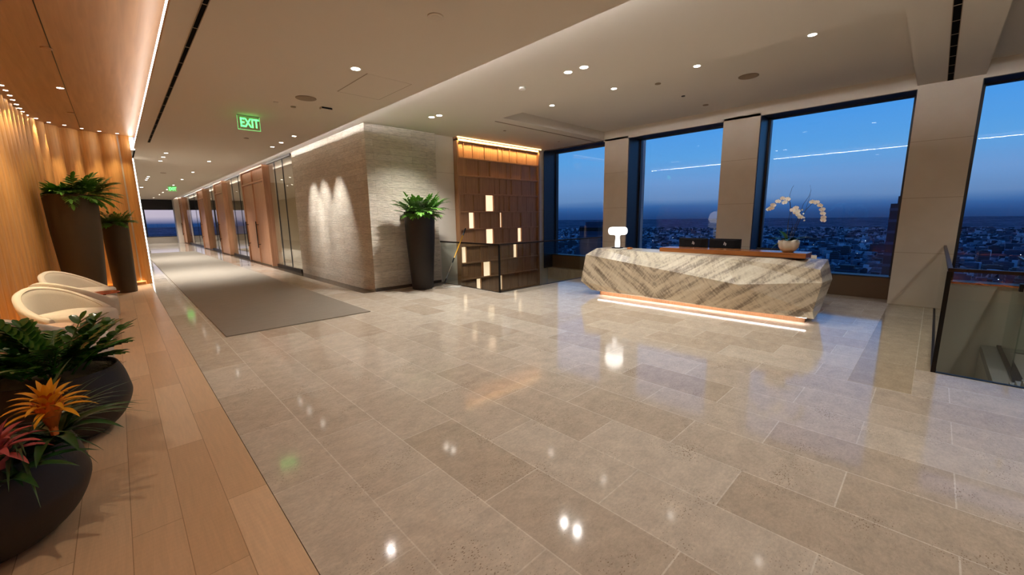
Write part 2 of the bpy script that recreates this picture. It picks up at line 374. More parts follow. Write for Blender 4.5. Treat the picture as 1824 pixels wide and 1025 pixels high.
def struct(name, mb, m, label=None):
    o = mb.build(name, m); o['kind'] = 'structure'
    if label: o['label'] = label
    return o
def copy_tree(o, parent=None):
    c = o.copy(); COL.objects.link(c)
    if parent: c.parent = parent
    for ch in [x for x in o.children]: copy_tree(ch, c)
    return c
def box(*a): return MB().box(*a)
def spot(name, loc, energy, col, size_deg, blend, rad, target=None, parent=None):
    ld = bpy.data.lights.new(name, 'SPOT'); ld.energy = energy; ld.color = col; ld.spot_size = math.radians(size_deg); ld.spot_blend = blend; ld.shadow_soft_size = rad
    o = bpy.data.objects.new(name, ld); COL.objects.link(o); o.location = loc
    if target:
        o.rotation_euler = (Vector(target)).to_track_quat('-Z', 'Y').to_euler()
    if parent: o.parent = parent
    return o

# ------------------------------------------------------------------ dimensions
ZL, ZR, ZT, ZW = 3.5, 3.65, 3.85, 3.81     # low ceiling, raised ceiling, tray, wood ceiling
XC, XG, XA = 9.75, 10.36, 10.2             # column face, glass, apron face
YN = -8.0                                   # the room's end behind the viewer
COLS = [(-6.25, -5.53), (-3.26, -2.54), (-.26, .45), (2.73, 3.44), (5.73, 6.44)]
YB = 8.68                                   # back wall of the shelf side
TH = .03

# ------------------------------------------------------------------ floors
V1 = (5.83, 10.0, 6.45, YB); V2 = (5.76, XA, -5.6, -.13)
f = MB()
def slab(x0, x1, y0, y1): f.box(x0, x1, y0, y1, -.30, 0)
slab(.47, 4.9, YN, 8.65); slab(.47, 3.76, 8.65, 44)
slab(4.9, V1[0], -.02+.45, 8.65)
slab(V1[0], XA, .43, V1[2]); slab(V1[1], XA, V1[2], YB)
slab(4.9, V2[0], YN, -.02); slab(V2[0], XA, YN, V2[2])
struct('floor', f, STONE_F, 'polished beige limestone floor of large slabs')
f = MB(); slab(4.9, XA, -.02, .43); slab(V2[0], XA, V2[3], -.02); struct('floor.001', f, STONE_B)
f = MB(); slab(-2.6, .466, YN, 14.62); struct('floor.002', f, WOOD_F, 'oak plank floor beside the pleated wall')
f = MB(); slab(3.76, 4.05, 8.65, 44); struct('floor.003', f, DARKSTONE)
f = MB(); slab(-2.6, .47, 14.62, 44); struct('floor.004', f, STONE_F)
f = MB(); f.box(4.05, 9.0, 13.7, 44, -.30, 0); struct('floor.005', f, STONE_F)
struct('baseboard_back', box(4.05, 5.83, 8.655, 8.68, 0, .07), DARKSTONE)

# stair wells seen through the glass
w = MB()
w.box(V1[0]-.03, V1[0], V1[2]+.0, V1[3], -3.6, -.02)
w.box(V1[1], V1[1]+.2, V1[2], V1[3], -3.6, -.30); w.box(V1[0], V1[1], V1[2]-.2, V1[2], -3.6, -.30)
struct('wall_stairwell', w, BEIGE)
struct('floor.006', box(V1[0]-.3, V1[1]+.3, V1[2]-.3, 9.2, -3.9, -3.6), STONE_F)
w = MB()
w.box(XA, XA+.2, V2[2], V2[3]+.2, -3.6, 0)
w.box(V2[0], XA, V2[3], V2[3]+.2, -3.6, -.30); w.box(V2[0]-.2, V2[0], V2[2], V2[3], -3.6, -.30); w.box(V2[0], XA, V2[2]-.2, V2[2], -3.6, -.30)
struct('wall_stairwell.001', w, WHITE)
struct('floor.007', box(V2[0]-.3, XA+.3, V2[2]-.3, V2[3]+.3, -3.9, -3.6), STONE_F)

# ------------------------------------------------------------------ ceilings
c = MB(); c.box(.585, 3.55, YN, 44, ZL, ZL+.05)
struct('ceiling', c, PAINT, 'low painted ceiling over the corridor')
TRAYS = [(6.03, XC+.02, .46, 6.47), (6.03, XC+.02, -6.6, -.28)]
c = MB()
def ceil(x0, x1, y0, y1, z=ZR, t=.06): c.box(x0, x1, y0, y1, z, z+t)
ceil(2.9, 6.03, YN, 13.7)
ceil(6.03, XG+.2, 6.47, 8.9); ceil(6.03, XG+.2, -.28, .46); ceil(6.03, XG+.2, YN, -6.6)
ceil(2.9, 9.0, 13.7, 44)
for x0, x1, y0, y1 in TRAYS:
    c.box(x0, x1, y0, y1, ZT, ZT+.06)
    c.box(x0-.05, x0, y0-.05, y1+.05, ZR+.06, ZT+.06); c.box(x0, x1, y1, y1+.05, ZR+.06, ZT+.06); c.box(x0, x1, y0-.05, y0, ZR+.06, ZT+.06)
struct('ceiling.001', c, PAINT_R, 'raised painted ceiling with a recessed tray')
c = MB(); c.box(-2.6, .70, YN, 14.7, ZW, ZW+.06); struct('ceiling.002', c, OAK_CEIL, 'oak ceiling over the lounge')
struct('ceiling.003', box(-2.6, .62, 14.7, 44, ZL, ZL+.05), PAINT)
# upstand of the lit edge between wood and painted ceilings
struct('trim_1', box(.586, .605, YN, 14.6, ZL+.001, ZL+.045), WHITE)
struct('trim_2', box(.66, .68, YN, 14.7, ZL+.05, ZW), WHITE)
struct('trim_3', box(2.9, 2.93, YN, 44, ZL+.05, ZR), WHITE)
struct('trim_4', box(-.1, .60, 14.66, 14.70, ZL-.0, ZW), WHITE)

t = thing('cove_light', 'long white light line between the wood ceiling and the painted ceiling', 'light strip', (0, 0, 0))
box(.588, .610, YN+.1, 14.6, ZL+.052, ZL+.115).build('diffuser', LEDL, t)
box(.50, .60, 14.60, 14.625, ZL-.02, ZL+.26).build('glowing_end_cap', LEDL, t)  # glowing cap added where the white wall end is brightly lit
t = thing('cove_light', 'hidden light strip washing the raised ceiling along the corridor edge', 'light strip')
box(3.30, 3.33, YN+.1, 43.9, ZL+.05, ZL+.085).build('light_strip', LED, t)

# ------------------------------------------------------------------ walls
struct('wall_back', box(-2.6, XG+.3, YN-.2, YN, 0, ZT), BEIGE)
# chiselled limestone block
struct('wall_stone', box(4.05, 5.83, 8.68, 13.7, 0, ZR), CHISEL, 'split faced limestone wall')
w = MB(); w.box(5.83, 6.42, 8.76, 9.0, -3.6, ZR); w.box(9.55, 10.06, 8.70, 9.0, -3.6, ZR)
struct('wall_shelf_side', w, COLUMN)
struct('wall_shelf_back', box(6.42, 9.55, 8.98, 9.05, -3.6, ZR), BEIGE)
struct('trim_5', box(10.06, 10.5, 8.66, 9.0, 0, ZR), FRAME)
# window wall
for i, (y0, y1) in enumerate(COLS):
    struct('wall_column' + ('' if i == 0 else '.%03d' % i), box(XC, XG+.3, y0, y1, 0 if i != 2 else -.0, ZR if i != 2 else ZR), COLUMN, 'limestone clad column between the windows')
hd = MB()
for (y0, y1) in [(.45, 5.73), (-6.6, -.26)]:
    hd.box(XC, XC+.06, y0, y1+.75 if y0 > 0 else y1, 3.60, ZT)
for y0, y1 in [(2.73, 3.44)]: pass
struct('wall_header', hd, PAINT_R)
WINS = [(6.44, 8.66), (3.44, 5.73), (.45, 2.73), (-2.54, -.26), (-5.53, -3.26), (YN, -6.25)]
for i, (y0, y1) in enumerate(WINS):
    fr = MB(); b = .055
    fr.box(XG-.04, XG+.06, y0, y0+b, .40, 3.62); fr.box(XG-.04, XG+.06, y1-b, y1, .40, 3.62)
    fr.box(XG-.04, XG+.06, y0, y1, 3.60, 3.66); fr.box(XG-.04, XG+.06, y0, y1, .40, .43)
    # deep metal lined reveals
    fr.box(XC+.06, XG-.04, y0+.0, y0+.012, .42, 3.62) if y1 < 8 else None
    fr.box(XC+.03, XG-.04, y1-.012, y1, 0, 3.62)
    fr.box(XC+.06, XG+.06, y0, y1, 3.62, 3.66)
    o = struct('window_%d' % (i+1), fr, FRAME, 'tall window with a dark metal frame')
    box(XG, XG+.012, y0+b, y1-b, .43, 3.60).build('glass_pane', GLASS_W, o)
    ap = box(XA, XG-.02, y0, y1, 0, .40); so = struct('wall_apron' + ('' if i == 0 else '.%03d' % i), ap, APRON if y1 > 0 else WHITE)
    box(XA-.01, XG-.04, y0, y1, .40, .425).build('window_sill', FRAME, o)

# ------------------------------------------------------------------ pleated oak wall
path = [(-1.42, YN), (-1.42, -2), (-1.42, 4), (-1.38, 7), (-1.30, 9), (-1.22, 10.2), (-1.17, 11.2), (-1.13, 12.2), (-1.08, 12.9), (-.98, 13.5), (-.80, 13.98), (-.52, 14.28), (-.2, 14.45), (.12, 14.53), (.50, 14.60)]
def resample(pts, step):
    P = [Vector((*p, 0)) for p in pts]
    out = []; 
    # Catmull-Rom
    Q = [P[0]]+P+[P[-1]]
    dense = []
    for i in range(1, len(Q)-2):
        for k in range(40):
            t = k/40; a, b_, c_, d = Q[i-1:i+3]
            dense.append(.5*((2*b_)+(-a+c_)*t+(2*a-5*b_+4*c_-d)*t*t+(-a+3*b_-3*c_+d)*t**3))
    dense.append(P[-1]); acc = 0; out = [dense[0]]
    for i in range(1, len(dense)):
        seg = (dense[i]-dense[i-1]).length
        while acc+seg >= step:
            r = (step-acc)/seg; q = dense[i-1]+(dense[i]-dense[i-1])*r; out.append(q)
            dense[i-1] = q; seg = (dense[i]-q).length; acc = 0
        acc += seg
    return out
pp = resample(path, .0245)
vs = []; fs = []
per = 14
for i, p in enumerate(pp):
    tg = (pp[min(i+1, len(pp)-1)]-pp[max(i-1, 0)]).normalized(); nr = Vector((tg.y, -tg.x, 0))
    k = (i % per)/per
    off = .095*abs(math.sin(PI*k))**.8
    if k < .08: off = -.01
    q = p+nr*(off-.05)
    vs += [(q.x, q.y, .10), (q.x, q.y, ZW)]
for i in range(len(pp)-1): fs.append((2*i, 2*i+2, 2*i+3, 2*i+1))
wb = MB(); wb.add(vs, fs, True)
struct('wall_left', wb, OAK_WALL, 'curved oak wall in vertical pleats')
bb = MB(); vs = []; fs = []
qq = resample(path, .2)
for i, p in enumerate(qq):
    tg = (qq[min(i+1, len(qq)-1)]-qq[max(i-1, 0)]).normalized(); nr = Vector((tg.y, -tg.x, 0))
    a = p-nr*.09; 
    vs += [(a.x, a.y, 0), (a.x, a.y, ZW+.02)]
for i in range(len(qq)-1): fs.append((2*i, 2*i+2, 2*i+3, 2*i+1))
bb.add(vs, fs); struct('wall_left_backing', bb, OAK_WALL)
struct('wall_left_end', box(.40, .52, 14.585, 14.66, 0, ZW), OAK_WALL)
struct('wall_left_return', box(-2.6, .50, 14.62, 14.70, 0, ZW), WHITE)
struct('wall_left_outer', box(-2.65, -2.6, YN, 44, 0, ZW), BEIGE)
# low floor light ledge at the wall's foot
lv = []; lf = []
for i, p in enumerate(qq):
    tg = (qq[min(i+1, len(qq)-1)]-qq[max(i-1, 0)]).normalized(); nr = Vector((tg.y, -tg.x, 0))
    a = p-nr*.03; b_ = p+nr*.025
    lv += [(a.x, a.y, .045), (b_.x, b_.y, .045)]
for i in range(len(qq)-1): lf.append((2*i, 2*i+1, 2*i+3, 2*i+2))
t = thing('floor_light', 'warm light line glowing at the foot of the pleated oak wall', 'light strip')
MB().add(lv, lf).build('light_strip', LEDW, t)
lv = []; lf = []
for i, p in enumerate(qq):
    tg = (qq[min(i+1, len(qq)-1)]-qq[max(i-1, 0)]).normalized(); nr = Vector((tg.y, -tg.x, 0))
    b_ = p+nr*.03; c_ = p+nr*.05
    lv += [(b_.x, b_.y, 0), (b_.x, b_.y, .065), (c_.x, c_.y, .065), (c_.x, c_.y, 0)]
for i in range(len(qq)-1):
    for k in range(3): lf.append((4*i+k, 4*i+k+1, 4*i+k+5, 4*i+k+4))
struct('baseboard_left', MB().add(lv, lf), OAK_WALL)

# white wall end with the vertical light line
struct('wall_corridor_left', box(-.6, .60, 16.55, 16.75, 0, ZL), WHITE)
t = thing('wall_light', 'tall vertical light line on the white wall end beyond the oak wall', 'light strip')
box(.575, .615, 16.50, 16.56, .02, ZL-.02).build('lens', LEDV, t)

# ------------------------------------------------------------------ corridor end
XE0, XE1 = -2.6, 3.75
w = MB(); w.box(XE0, 9.2, 44.0, 44.1, 0, .5)
struct('wall_end', w, WHITE)
struct('wall_end_header', box(XE0, 9.2, 43.9, 44.1, 2.68, ZR), mat('dark_header', C(38, 36, 38), .6))
fr = MB(); fr.box(XE0, 9.2, 43.98, 44.1, .5, .56)
for x in (-1, 1.72, 3.7, 6.6): fr.box(x-.05, x+.05, 43.98, 44.1, .5, 2.68)
o = struct('window_7', fr, FRAME); box(XE0, 9.2, 44.04, 44.05, .56, 2.68).build('glass_pane', GLASS_W, o)
struct('wall_corridor_end', box(3.55, 4.1, 42.7, 44, 0, ZR), WHITE)

# ------------------------------------------------------------------ shopfront glazing and tall doors along the corridor
def glazing(y0, y1, label, mull):
    t = thing('glass_partition', label, 'glass wall', (4.03, y0, 0))
    L = y1-y0
    fr = MB(); fr.box(-.02, .05, 0, L, 0, .10); fr.box(-.02, .05, 0, L, 3.56, 3.62)
    fr.build('frame', BRONZE, t)
    ys = [0]+mull+[L]
    for a, b_ in zip(ys[:-1], ys[1:]):
        box(.01, .022, a+.006, b_-.006, .10, 3.56).build('glass_pane', GLASS_S, t)
    for m_ in mull: box(.0, .03, m_-.006, m_+.006, .10, 3.56).build('mullion', FRAME, t)
    return t
glazing(13.7, 16.35, 'clear glass wall between the stone wall and the double wooden doors', [.95, 1.85])
glazing(19.9, 23.9, 'clear glass wall just beyond the double wooden doors', [1.3, 2.7])
glazing(26.3, 30.0, 'glass wall between the second and third tall wooden doors', [1.8])
glazing(32.4, 40.5, 'farthest long glass wall reflecting the blue end window', [2.7, 5.4])
def tall_door(y0, y1, leaves, label):
    t = thing('wooden_door', label, 'door', (4.03, y0, 0)); L = y1-y0; H = 3.56
    fr = MB(); fr.box(-.16, .06, -.05, .05, .02, H); fr.box(-.16, .06, L-.05, L+.05, .02, H); fr.box(-.16, .06, .05, L-.05, H-.05, H)
    fr.build('door_frame', WALNUT, t)
    for k in range(leaves):
        a = .05+(L-.1)*k/leaves; b_ = .05+(L-.1)*(k+1)/leaves
        lf_ = box(-.11, -.05, a+.01, b_-.02, .03, 3.0).build('door_leaf', WALNUT, t)
        box(-.11, -.05, a+.02, b_-.02, 3.11, H-.08).build('transom_panel', WALNUT, t)
        hy = b_-.16
        h = MB(); h.tube([(-.20, hy, .62), (-.20, hy, 1.62)], .018, 10); h.tube([(-.11, hy, .75), (-.20, hy, .75)], .012); h.tube([(-.11, hy, 1.5), (-.20, hy, 1.5)], .012)
        h.build('handle', BLACKM, lf_)
    tr = MB(); tr.box(-.15, -.04, .05, L-.05, 3.03, 3.085)
    if leaves > 1: tr.box(-.15, -.04, L/2-.012, L/2+.012, .03, H-.05)
    tr.build('rail', WALNUT, t)
    return t
tall_door(16.45, 19.8, 2, 'nearest tall double wooden door with two long dark handles')
tall_door(24.0, 26.2, 1, 'tall wooden door, second from the stone wall')
tall_door(30.1, 32.3, 1, 'tall wooden door, third from the stone wall')
tall_door(40.6, 42.6, 1, 'farthest tall wooden door by the white wall end')
# the rooms behind the glass
w = MB(); w.box(8.8, 9.0, 13.7, 44, 0, ZR)
for y in (24.9, 31.2): w.box(4.2, 8.8, y-.08, y+.08, 0, ZR)
struct('wall_right_rooms', w, BEIGE)
struct('wall_room_band', box(8.70, 8.80, 13.8, 24.8, 2.2, 2.26), WHITE)
t = thing('light_line', 'thin light line high on the room wall behind the glass', 'light strip')
box(8.66, 8.69, 14.5, 24.5, 2.30, 2.34).build('light_strip', emis('room_led', (1, .8, .6, 1), 6), t)
t = thing('console_table', 'low dark console table in the room behind the nearest glass wall', 'table', (6.6, 16.5, 0))
bevel(box(-.25, .25, -.7, .7, .70, .75).build('tabletop', DARKSTONE, t), .01)
for sx in (-.2, .2):
    for sy in (-.62, .62): box(sx-.02, sx+.02, sy-.02, sy+.02, 0, .70).build('leg', BLACKM, t)

# ------------------------------------------------------------------ rug
r = bevel(box(.92, 3.05, 6.79, 29.2, .0015, .016).build('rug', RUG), .004)
tag(r, 'long brown grey wool runner rug lying down the corridor', 'rug')

# ------------------------------------------------------------------ shelf wall with lit niches
def shelf_wall():
    t = thing('display_shelving', 'walnut grid shelving wall with glowing niches beside the windows', 'shelving', (0, 0, 0))
    X0, X1, Y0, Y1 = 6.43, 9.54, 8.66, 8.97
    H = [3.62, 3.16, 2.715, 2.255, 1.785, 1.33, .885, .425, -.02, -.48, -.94]
    box(X0, X1, Y1-.03, Y1, -1.4, 3.66).build('back_panel', SHELFW, t)
    fr = MB(); fr.box(X0, X0+.05, Y0-.04, Y1, -1.4, 3.66); fr.box(X1-.05, X1, Y0-.04, Y1, -1.4, 3.66); fr.box(X0, X1, Y0-.04, Y1, 3.56, 3.61)
    fr.build('frame', SHELFW, t)
    for z in H[1:]: bevel(box(X0+.05, X1-.05, Y0-.02, Y1-.03, z-.02, z+.02).build('shelf', SHELFW, t), .004)
    rows = [[6.69, 6.99, 7.4, 7.89, 8.06, 8.33, 8.63, 9.03], [6.78, 7.18, 7.57, 7.88, 8.19, 8.38, 8.79, 9.18],
            [6.74, 7.18, 7.74, 7.93, 8.2, 8.39, 8.8, 9.21], [6.67, 6.98, 7.36, 7.69, 7.9, 8.08, 8.3, 8.62, 9.01],
            [6.78, 6.98, 7.18, 7.57, 7.9, 7.99, 8.4, 8.77, 9.19], [6.98, 7.37, 7.66, 8.02, 8.27, 8.61, 8.79, 9.15],
            [6.68, 7.17, 7.47, 7.94, 8.26, 8.42, 8.59, 8.85, 9.18], [6.73, 7.17, 7.52, 7.89, 8.17, 8.8],
            [6.63, 6.98, 7.16, 7.88, 7.97, 8.27, 8.63, 9.03], [6.9, 7.4, 7.8, 8.4, 8.9]]
    lit = {3: [(7.42, 7.69)], 4: [(6.78, 6.98), (7.9, 7.99)], 5: [(7.40, 7.66), (8.61, 8.79)], 6: [(6.48, 6.68), (8.42, 8.59)], 7: [(7.28, 7.52)], 8: [(6.98, 7.16), (7.88, 7.97)]}
    rnd = random.Random(3)
    for r_, xs in enumerate(rows):
        z1, z0 = H[r_]-.02, H[r_+1]+.02
        if r_ == 0: z1 = 3.56
        for x in xs: box(x-.009, x+.009, Y0+.005, Y1-.03, z0, z1).build('divider', SHELFW, t)
        ed = [X0+.05]+xs+[X1-.05]
        for a, b_ in zip(ed[:-1], ed[1:]):
            is_lit = any(abs((a+b_)/2-(p+q)/2) < .13 and p < (a+b_)/2 < q for p, q in lit.get(r_, []))
            if is_lit: continue
            d = rnd.choice([.012, .02, .03]) if r_ else .03
            pn = MB(); pn.box(a+.014, b_-.014, Y0+d, Y0+d+.02, z0, z1)
            pn.box(a+.014, a+.03, Y0+d-.012, Y0+d, z0, z1); pn.box(a+.014, b_-.014, Y0+d-.012, Y0+d, z1-.016, z1)
            pn.build('niche_panel', SHELFW, t)
        for p, q in lit.get(r_, []):
            box(p+.016, q-.013, Y0+.05, Y0+.06, z0, z1).build('lit_panel', NICHE, t)['label'] = 'glowing pale panel'
    return t
shelf_wall()
ld = bpy.data.lights.new('shelf_wash', 'AREA'); ld.shape = 'RECTANGLE'; ld.size = 3.05; ld.size_y = .03; ld.energy = 34; ld.color = (1, .66, .28); ld.spread = math.radians(100)
SHW = bpy.data.objects.new('shelf_wash', ld); COL.objects.link(SHW); SHW.location = (7.985, 8.585, 3.612); SHW.rotation_euler = (math.radians(42), 0, 0)
t = thing('shelf_light', 'golden light line along the top of the shelving wall', 'light strip')
box(6.42, 9.55, 8.555, 8.575, 3.62, 3.645).build('light_strip', emis('shelf_led', (1, .70, .30, 1), 3), t)
box(6.40, 9.57, 8.585, 8.62, 3.60, 3.648).build('valance', SHELFW, t) if False else None

# ------------------------------------------------------------------ glass balustrades
def balustrade(label, loc, runs, H=1.05):
    """runs: list of (start, end, joints) in local plan coordinates"""
    t = thing('glass_balustrade', label, 'railing', loc)
    cap = MB()
    for (a, b_, js) in runs:
        a = Vector((*a, 0)); b_ = Vector((*b_, 0)); d = (b_-a); L = d.length; d.normalize(); n_ = Vector((-d.y, d.x, 0))
        stops = [0]+js+[L]
        for s0, s1 in zip(stops[:-1], stops[1:]):
            m = MB(); P = []
            for z in (-.12, H-.02):
                for s_, k in ((s0+.006, -1), (s1-.006, -1), (s1-.006, 1), (s0+.006, 1)): P.append(a+d*s_+n_*k*.007+Vector((0, 0, z)))
            m.add(P, [(0, 3, 2, 1), (4, 5, 6, 7), (0, 1, 5, 4), (1, 2, 6, 5), (2, 3, 7, 6), (3, 0, 4, 7)]); m.build('glass_panel', GLASS_R, t)
        P = []
        for z in (H-.02, H+.012):
            for s_, k in ((-.012, -1), (L+.012, -1), (L+.012, 1), (-.012, 1)): P.append(a+d*s_+n_*k*.016+Vector((0, 0, z)))
        cap.add(P, [(0, 3, 2, 1), (4, 5, 6, 7), (0, 1, 5, 4), (1, 2, 6, 5), (2, 3, 7, 6), (3, 0, 4, 7)])
        sh = MB(); P = []
        for z in (-.15, .006):
            for s_, k in ((0, -1), (L, -1), (L, 1), (0, 1)): P.append(a+d*s_+n_*k*.02+Vector((0, 0, z)))
        sh.add(P, [(0, 3, 2, 1), (4, 5, 6, 7), (0, 1, 5, 4), (1, 2, 6, 5), (2, 3, 7, 6), (3, 0, 4, 7)]); sh.build('base_channel', BLACKM, t)
    cap.build('top_rail', BRONZE, t)
    return t
B1 = balustrade('glass balustrade with dark rail in front of the lit shelving', (V1[0], V1[2], 0), [((.02, 0), (.02, 2.2), [1.16]), ((.02, .02), (3.90, .02), [1.38, 2.67])])
for s_ in (0, 1): box(.008, .03, -.012, .03, 0, 1.03).build('corner_post', BLACKM, B1) if s_ == 0 else None
B2 = balustrade('glass balustrade around the stairwell at the right of the photo', (V2[0], V2[3], 0), [((.02, -.02), (3.97, -.02), [1.4, 2.7]), ((.02, -.02), (.02, -5.4), [.60, 1.9, 3.2, 4.5])])
box(.0, .035, -.035, .0, -.1, 1.03).build('corner_post', BLACKM, B2)
for z in (.92, .78): 
    cl = MB(); cl.box(-.012, .052, -.47-(.92-z)*.55-.012, -.47-(.92-z)*.55+.012, z-.035, z+.035); cl.build('glass_clamp', BLACKM, B2)
# inner stair with its own rail
t = thing('staircase', 'grey stone stair and landing behind the right glass balustrade', 'stairs', (0, 0, 0))
box(6.6, XA-.02, -2.3, -.75, -.72, -.60).build('landing', mat('grey_stair_stone', C(150, 146, 138), .45, var=.06), t)
for k in range(4): bevel(box(6.0+.0*k, 7.6-.35*k, -2.3, -.80, -.60+.12*k, -.48+.12*k).build('tread', MATS['grey_stair_stone'], t), .004)
box(7.7, XA-.03, -1.02, -.92, -.60, -.57).build('stringer', BLACKM, t)
wl = MB(); wl.box(6.6, XA-.02, -.80, -.75, -3.6, -.72); wl.build('side_wall', WHITE, t)
t = balustrade('inner stair glass rail seen through the right balustrade', (8.6, -.95, -.6), [((0, 0), (1.3, 0), []), ((1.3, 0), (1.3, -1.1), [])], 1.5)

# ------------------------------------------------------------------ reception desk
def desk():
    t = thing('reception_desk', 'long faceted veined stone reception desk on a lit recessed plinth', 'desk', (0, 0, 0))
    V = {
     'A': (7.30, 4.97, .945), 'E': (7.20, 2.42, .905), 'Rv': (7.28, 1.09, .80), 'Rt': (7.9, 1.10, .905), 'Tm': (7.42, 1.75, .915), 'Tb': (7.9, 4.97, .945),
     'B': (6.92, 4.97, .84), 'M': (6.75, 2.04, .55), 'Rm': (7.22, 1.04, .62),
     'C': (6.90, 5.07, .28), 'D': (6.98, 4.86, .10), 'G': (6.92, 3.55, .13), 'H': (6.98, 1.66, .155), 'I': (7.12, 1.10, .20), 'J': (7.08, 1.07, .10), 'K': (6.95, 2.2, .10),
     'Sb': (7.90, 1.02, .60), 'Sd': (7.85, 1.12, .10), 'Lt': (7.9, 5.0, .3), 'Lb': (7.85, 4.9, .10)}
    ks = list(V); ix = {k: i for i, k in enumerate(ks)}
    F = ['A B M', 'A M E', 'E M Rm', 'E Rm Rv', 'E Rv Tm', 'Tm Rv Rt', 'A E Tm', 'A Tm Rt Tb',
         'B C G', 'B G M', 'M G K', 'M K H', 'M H I', 'M I Rm', 'C D G', 'G D K', 'H K J', 'H J I',
         'Rv Rm Sb Rt', 'Rm I Sb', 'I J Sd', 'I Sd Sb', 'B A Tb', 'B Tb Lt', 'B Lt C', 'C Lt Lb D', 'D Lb Sd J K', 'Tb Rt Sb Lt', 'Lt Sb Sd Lb']
    m = MB(); m.add([V[k] for k in ks], [[ix[a] for a in f_.split()] for f_ in F])
    o = m.build('stone_body', ONYX, t)
    bm = bmesh.new(); bm.from_mesh(o.data); bmesh.ops.recalc_face_normals(bm, faces=bm.faces); bm.to_mesh(o.data); bm.free()
    bevel(o, .006, 2)
    pl = MB(); pl.add([(7.12, 4.74, 0), (7.22, 1.20, 0), (7.8, 1.20, 0), (7.8, 4.74, 0), (7.12, 4.74, .10), (7.22, 1.20, .10), (7.8, 1.20, .10), (7.8, 4.74, .10)],
                      [(0, 1, 2, 3), (4, 7, 6, 5), (0, 4, 5, 1), (1, 5, 6, 2), (2, 6, 7, 3), (3, 7, 4, 0)])
    pl.build('plinth', SHELFW, t)
    ls = MB(); ls.add([(7.02, 4.72, .099), (7.06, 4.72, .099), (7.13, 1.16, .099), (7.09, 1.16, .099), (7.02, 4.72, .094), (7.06, 4.72, .094), (7.13, 1.16, .094), (7.09, 1.16, .094)],
                      [(0, 1, 2, 3), (4, 7, 6, 5), (0, 4, 5, 1), (1, 5, 6, 2), (2, 6, 7, 3), (3, 7, 4, 0)])
    ls.build('light_strip', emis('desk_led', (1, .92, .92, 1), 15), t)
    bevel(box(7.50, 7.93, 1.32, 3.66, .925, 1.005).build('transaction_counter', COUNTER, t), .005)
    box(7.9, 8.6, 1.2, 4.9, .70, .74).build('work_surface', COUNTER, t)
    for y in (1.25, 4.82): box(7.92, 8.55, y, y+.04, 0, .70).build('side_panel', COUNTER, t)
    return t
desk()
def monitor(y, label):
    t = thing('computer_monitor', label, 'monitor', (8.12, y, .74))
    b_ = MB(); b_.box(-.02, .02, -.275, .275, .10, .43); o = b_.build('screen', BLACKP, t); bevel(o, .006)
    bk = MB(); bk.add([(-.02, -.22, .13), (-.02, .22, .13), (-.02, .26, .42), (-.02, -.26, .42), (-.045, -.12, .14), (-.045, .12, .14), (-.045, .17, .40), (-.045, -.17, .40)],
                      [(4, 5, 6, 7), (0, 4, 7, 3), (1, 2, 6, 5), (3, 7, 6, 2), (0, 1, 5, 4)]); bk.build('back_shell', mat('monitor_shell', C(26, 26, 30), .7, spec=.15), t)
    st = MB(); st.box(-.03, .02, -.03, .03, .02, .2); st.lathe([(.11, 0), (.11, .015)], 24, -.01, 0); st.build('stand', SILVER, t)
    lg = MB()
    for dy, dz, L in ((.012, 0, .055), (-.006, .0, .04), (-.018, -.012, .04)):
        lg.add([(-.0475, dy, .255+dz), (-.0475, dy-.009, .255+dz), (-.0475, dy-.009-.014, .255+dz+L), (-.0475, dy-.014, .255+dz+L)], [(0, 1, 2, 3)])
    lg.add([(-.0475, .0, .29), (-.0475, -.016, .29), (-.0475, -.018, .298), (-.0475, -.002, .298)], [(0, 1, 2, 3)])
    lg.build('logo', PAPER, t, (0, 0, .06))['label'] = 'small slanted silver logo'
monitor(3.27, 'black computer monitor on the desk, the one nearer the lamp')
monitor(2.69, 'black computer monitor on the desk, the one nearer the orchid')
def table_lamp():
    t = thing('table_lamp', 'glowing white mushroom lamp on the left end of the stone desk', 'lamp', (7.62, 4.66, .945))
    MB().lathe([(.12, 0), (.12, .012), (.07, .018)], 32).build('base', BLACKM, t)
    MB().lathe([(.052, .02), (.055, .10), (.045, .2), (.045, .255), (.062, .27)], 24).build('stem', LAMPW, t)
    pr = []
    for k in range(13):
        a = PI*k/12; pr.append((.125+.075*abs(math.sin(a))**.7 if 0 < k < 12 else .10, .36-.082*math.cos(a)))
    MB().lathe(pr, 40).build('lamp_shade', LAMPW, t)
    ld = bpy.data.lights.new('lamp_bulb', 'POINT'); ld.energy = 8; ld.color = (1, .93, .86); ld.shadow_soft_size = .2
    o = bpy.data.objects.new('lamp_bulb', ld); COL.objects.link(o); o.parent = t; o.location = (0, 0, .58)
table_lamp()
tag(bevel(box(7.50, 7.58, 4.28, 4.36, .944, .975).build('wooden_block', mat('amber_block', C(206, 130, 60), .4)), .003), 'small amber wooden block on the desk right of the lamp', 'block')
tag(box(7.40, 7.50, 4.36, 4.48, .944, .952).build('paper_pad', PAPER), 'white paper pad on the desk beside the lamp base', 'paper')
t = thing('card_holder', 'small clear card holder with white cards beside the wooden counter end', 'holder', (7.62, 1.24, .912))
box(-.04, .04, -.03, .03, 0, .012).build('base', ACRYL, t); box(-.01, .01, -.035, .035, .012, .065).build('cards', PAPER, t)
def office_chair():
    t = thing('office_chair', 'black office chair behind the desk, only its back top showing', 'chair', (8.75, 2.1, 0), PI)
    bevel(box(-.02, .04, -.24, .24, .5, .985).build('backrest', BLACKP, t), .03, 3)
    bevel(box(.0, .46, -.24, .24, .42, .49).build('seat', BLACKP, t), .02)
    MB().tube([(.23, 0, .08), (.23, 0, .42)], .025).build('post', SILVER, t)
    for k in range(5):
        a = 2*PI*k/5; MB().tube([(.23, 0, .09), (.23+.28*math.cos(a), .28*math.sin(a), .04)], .018).build('leg', BLACKP, t)
office_chair()

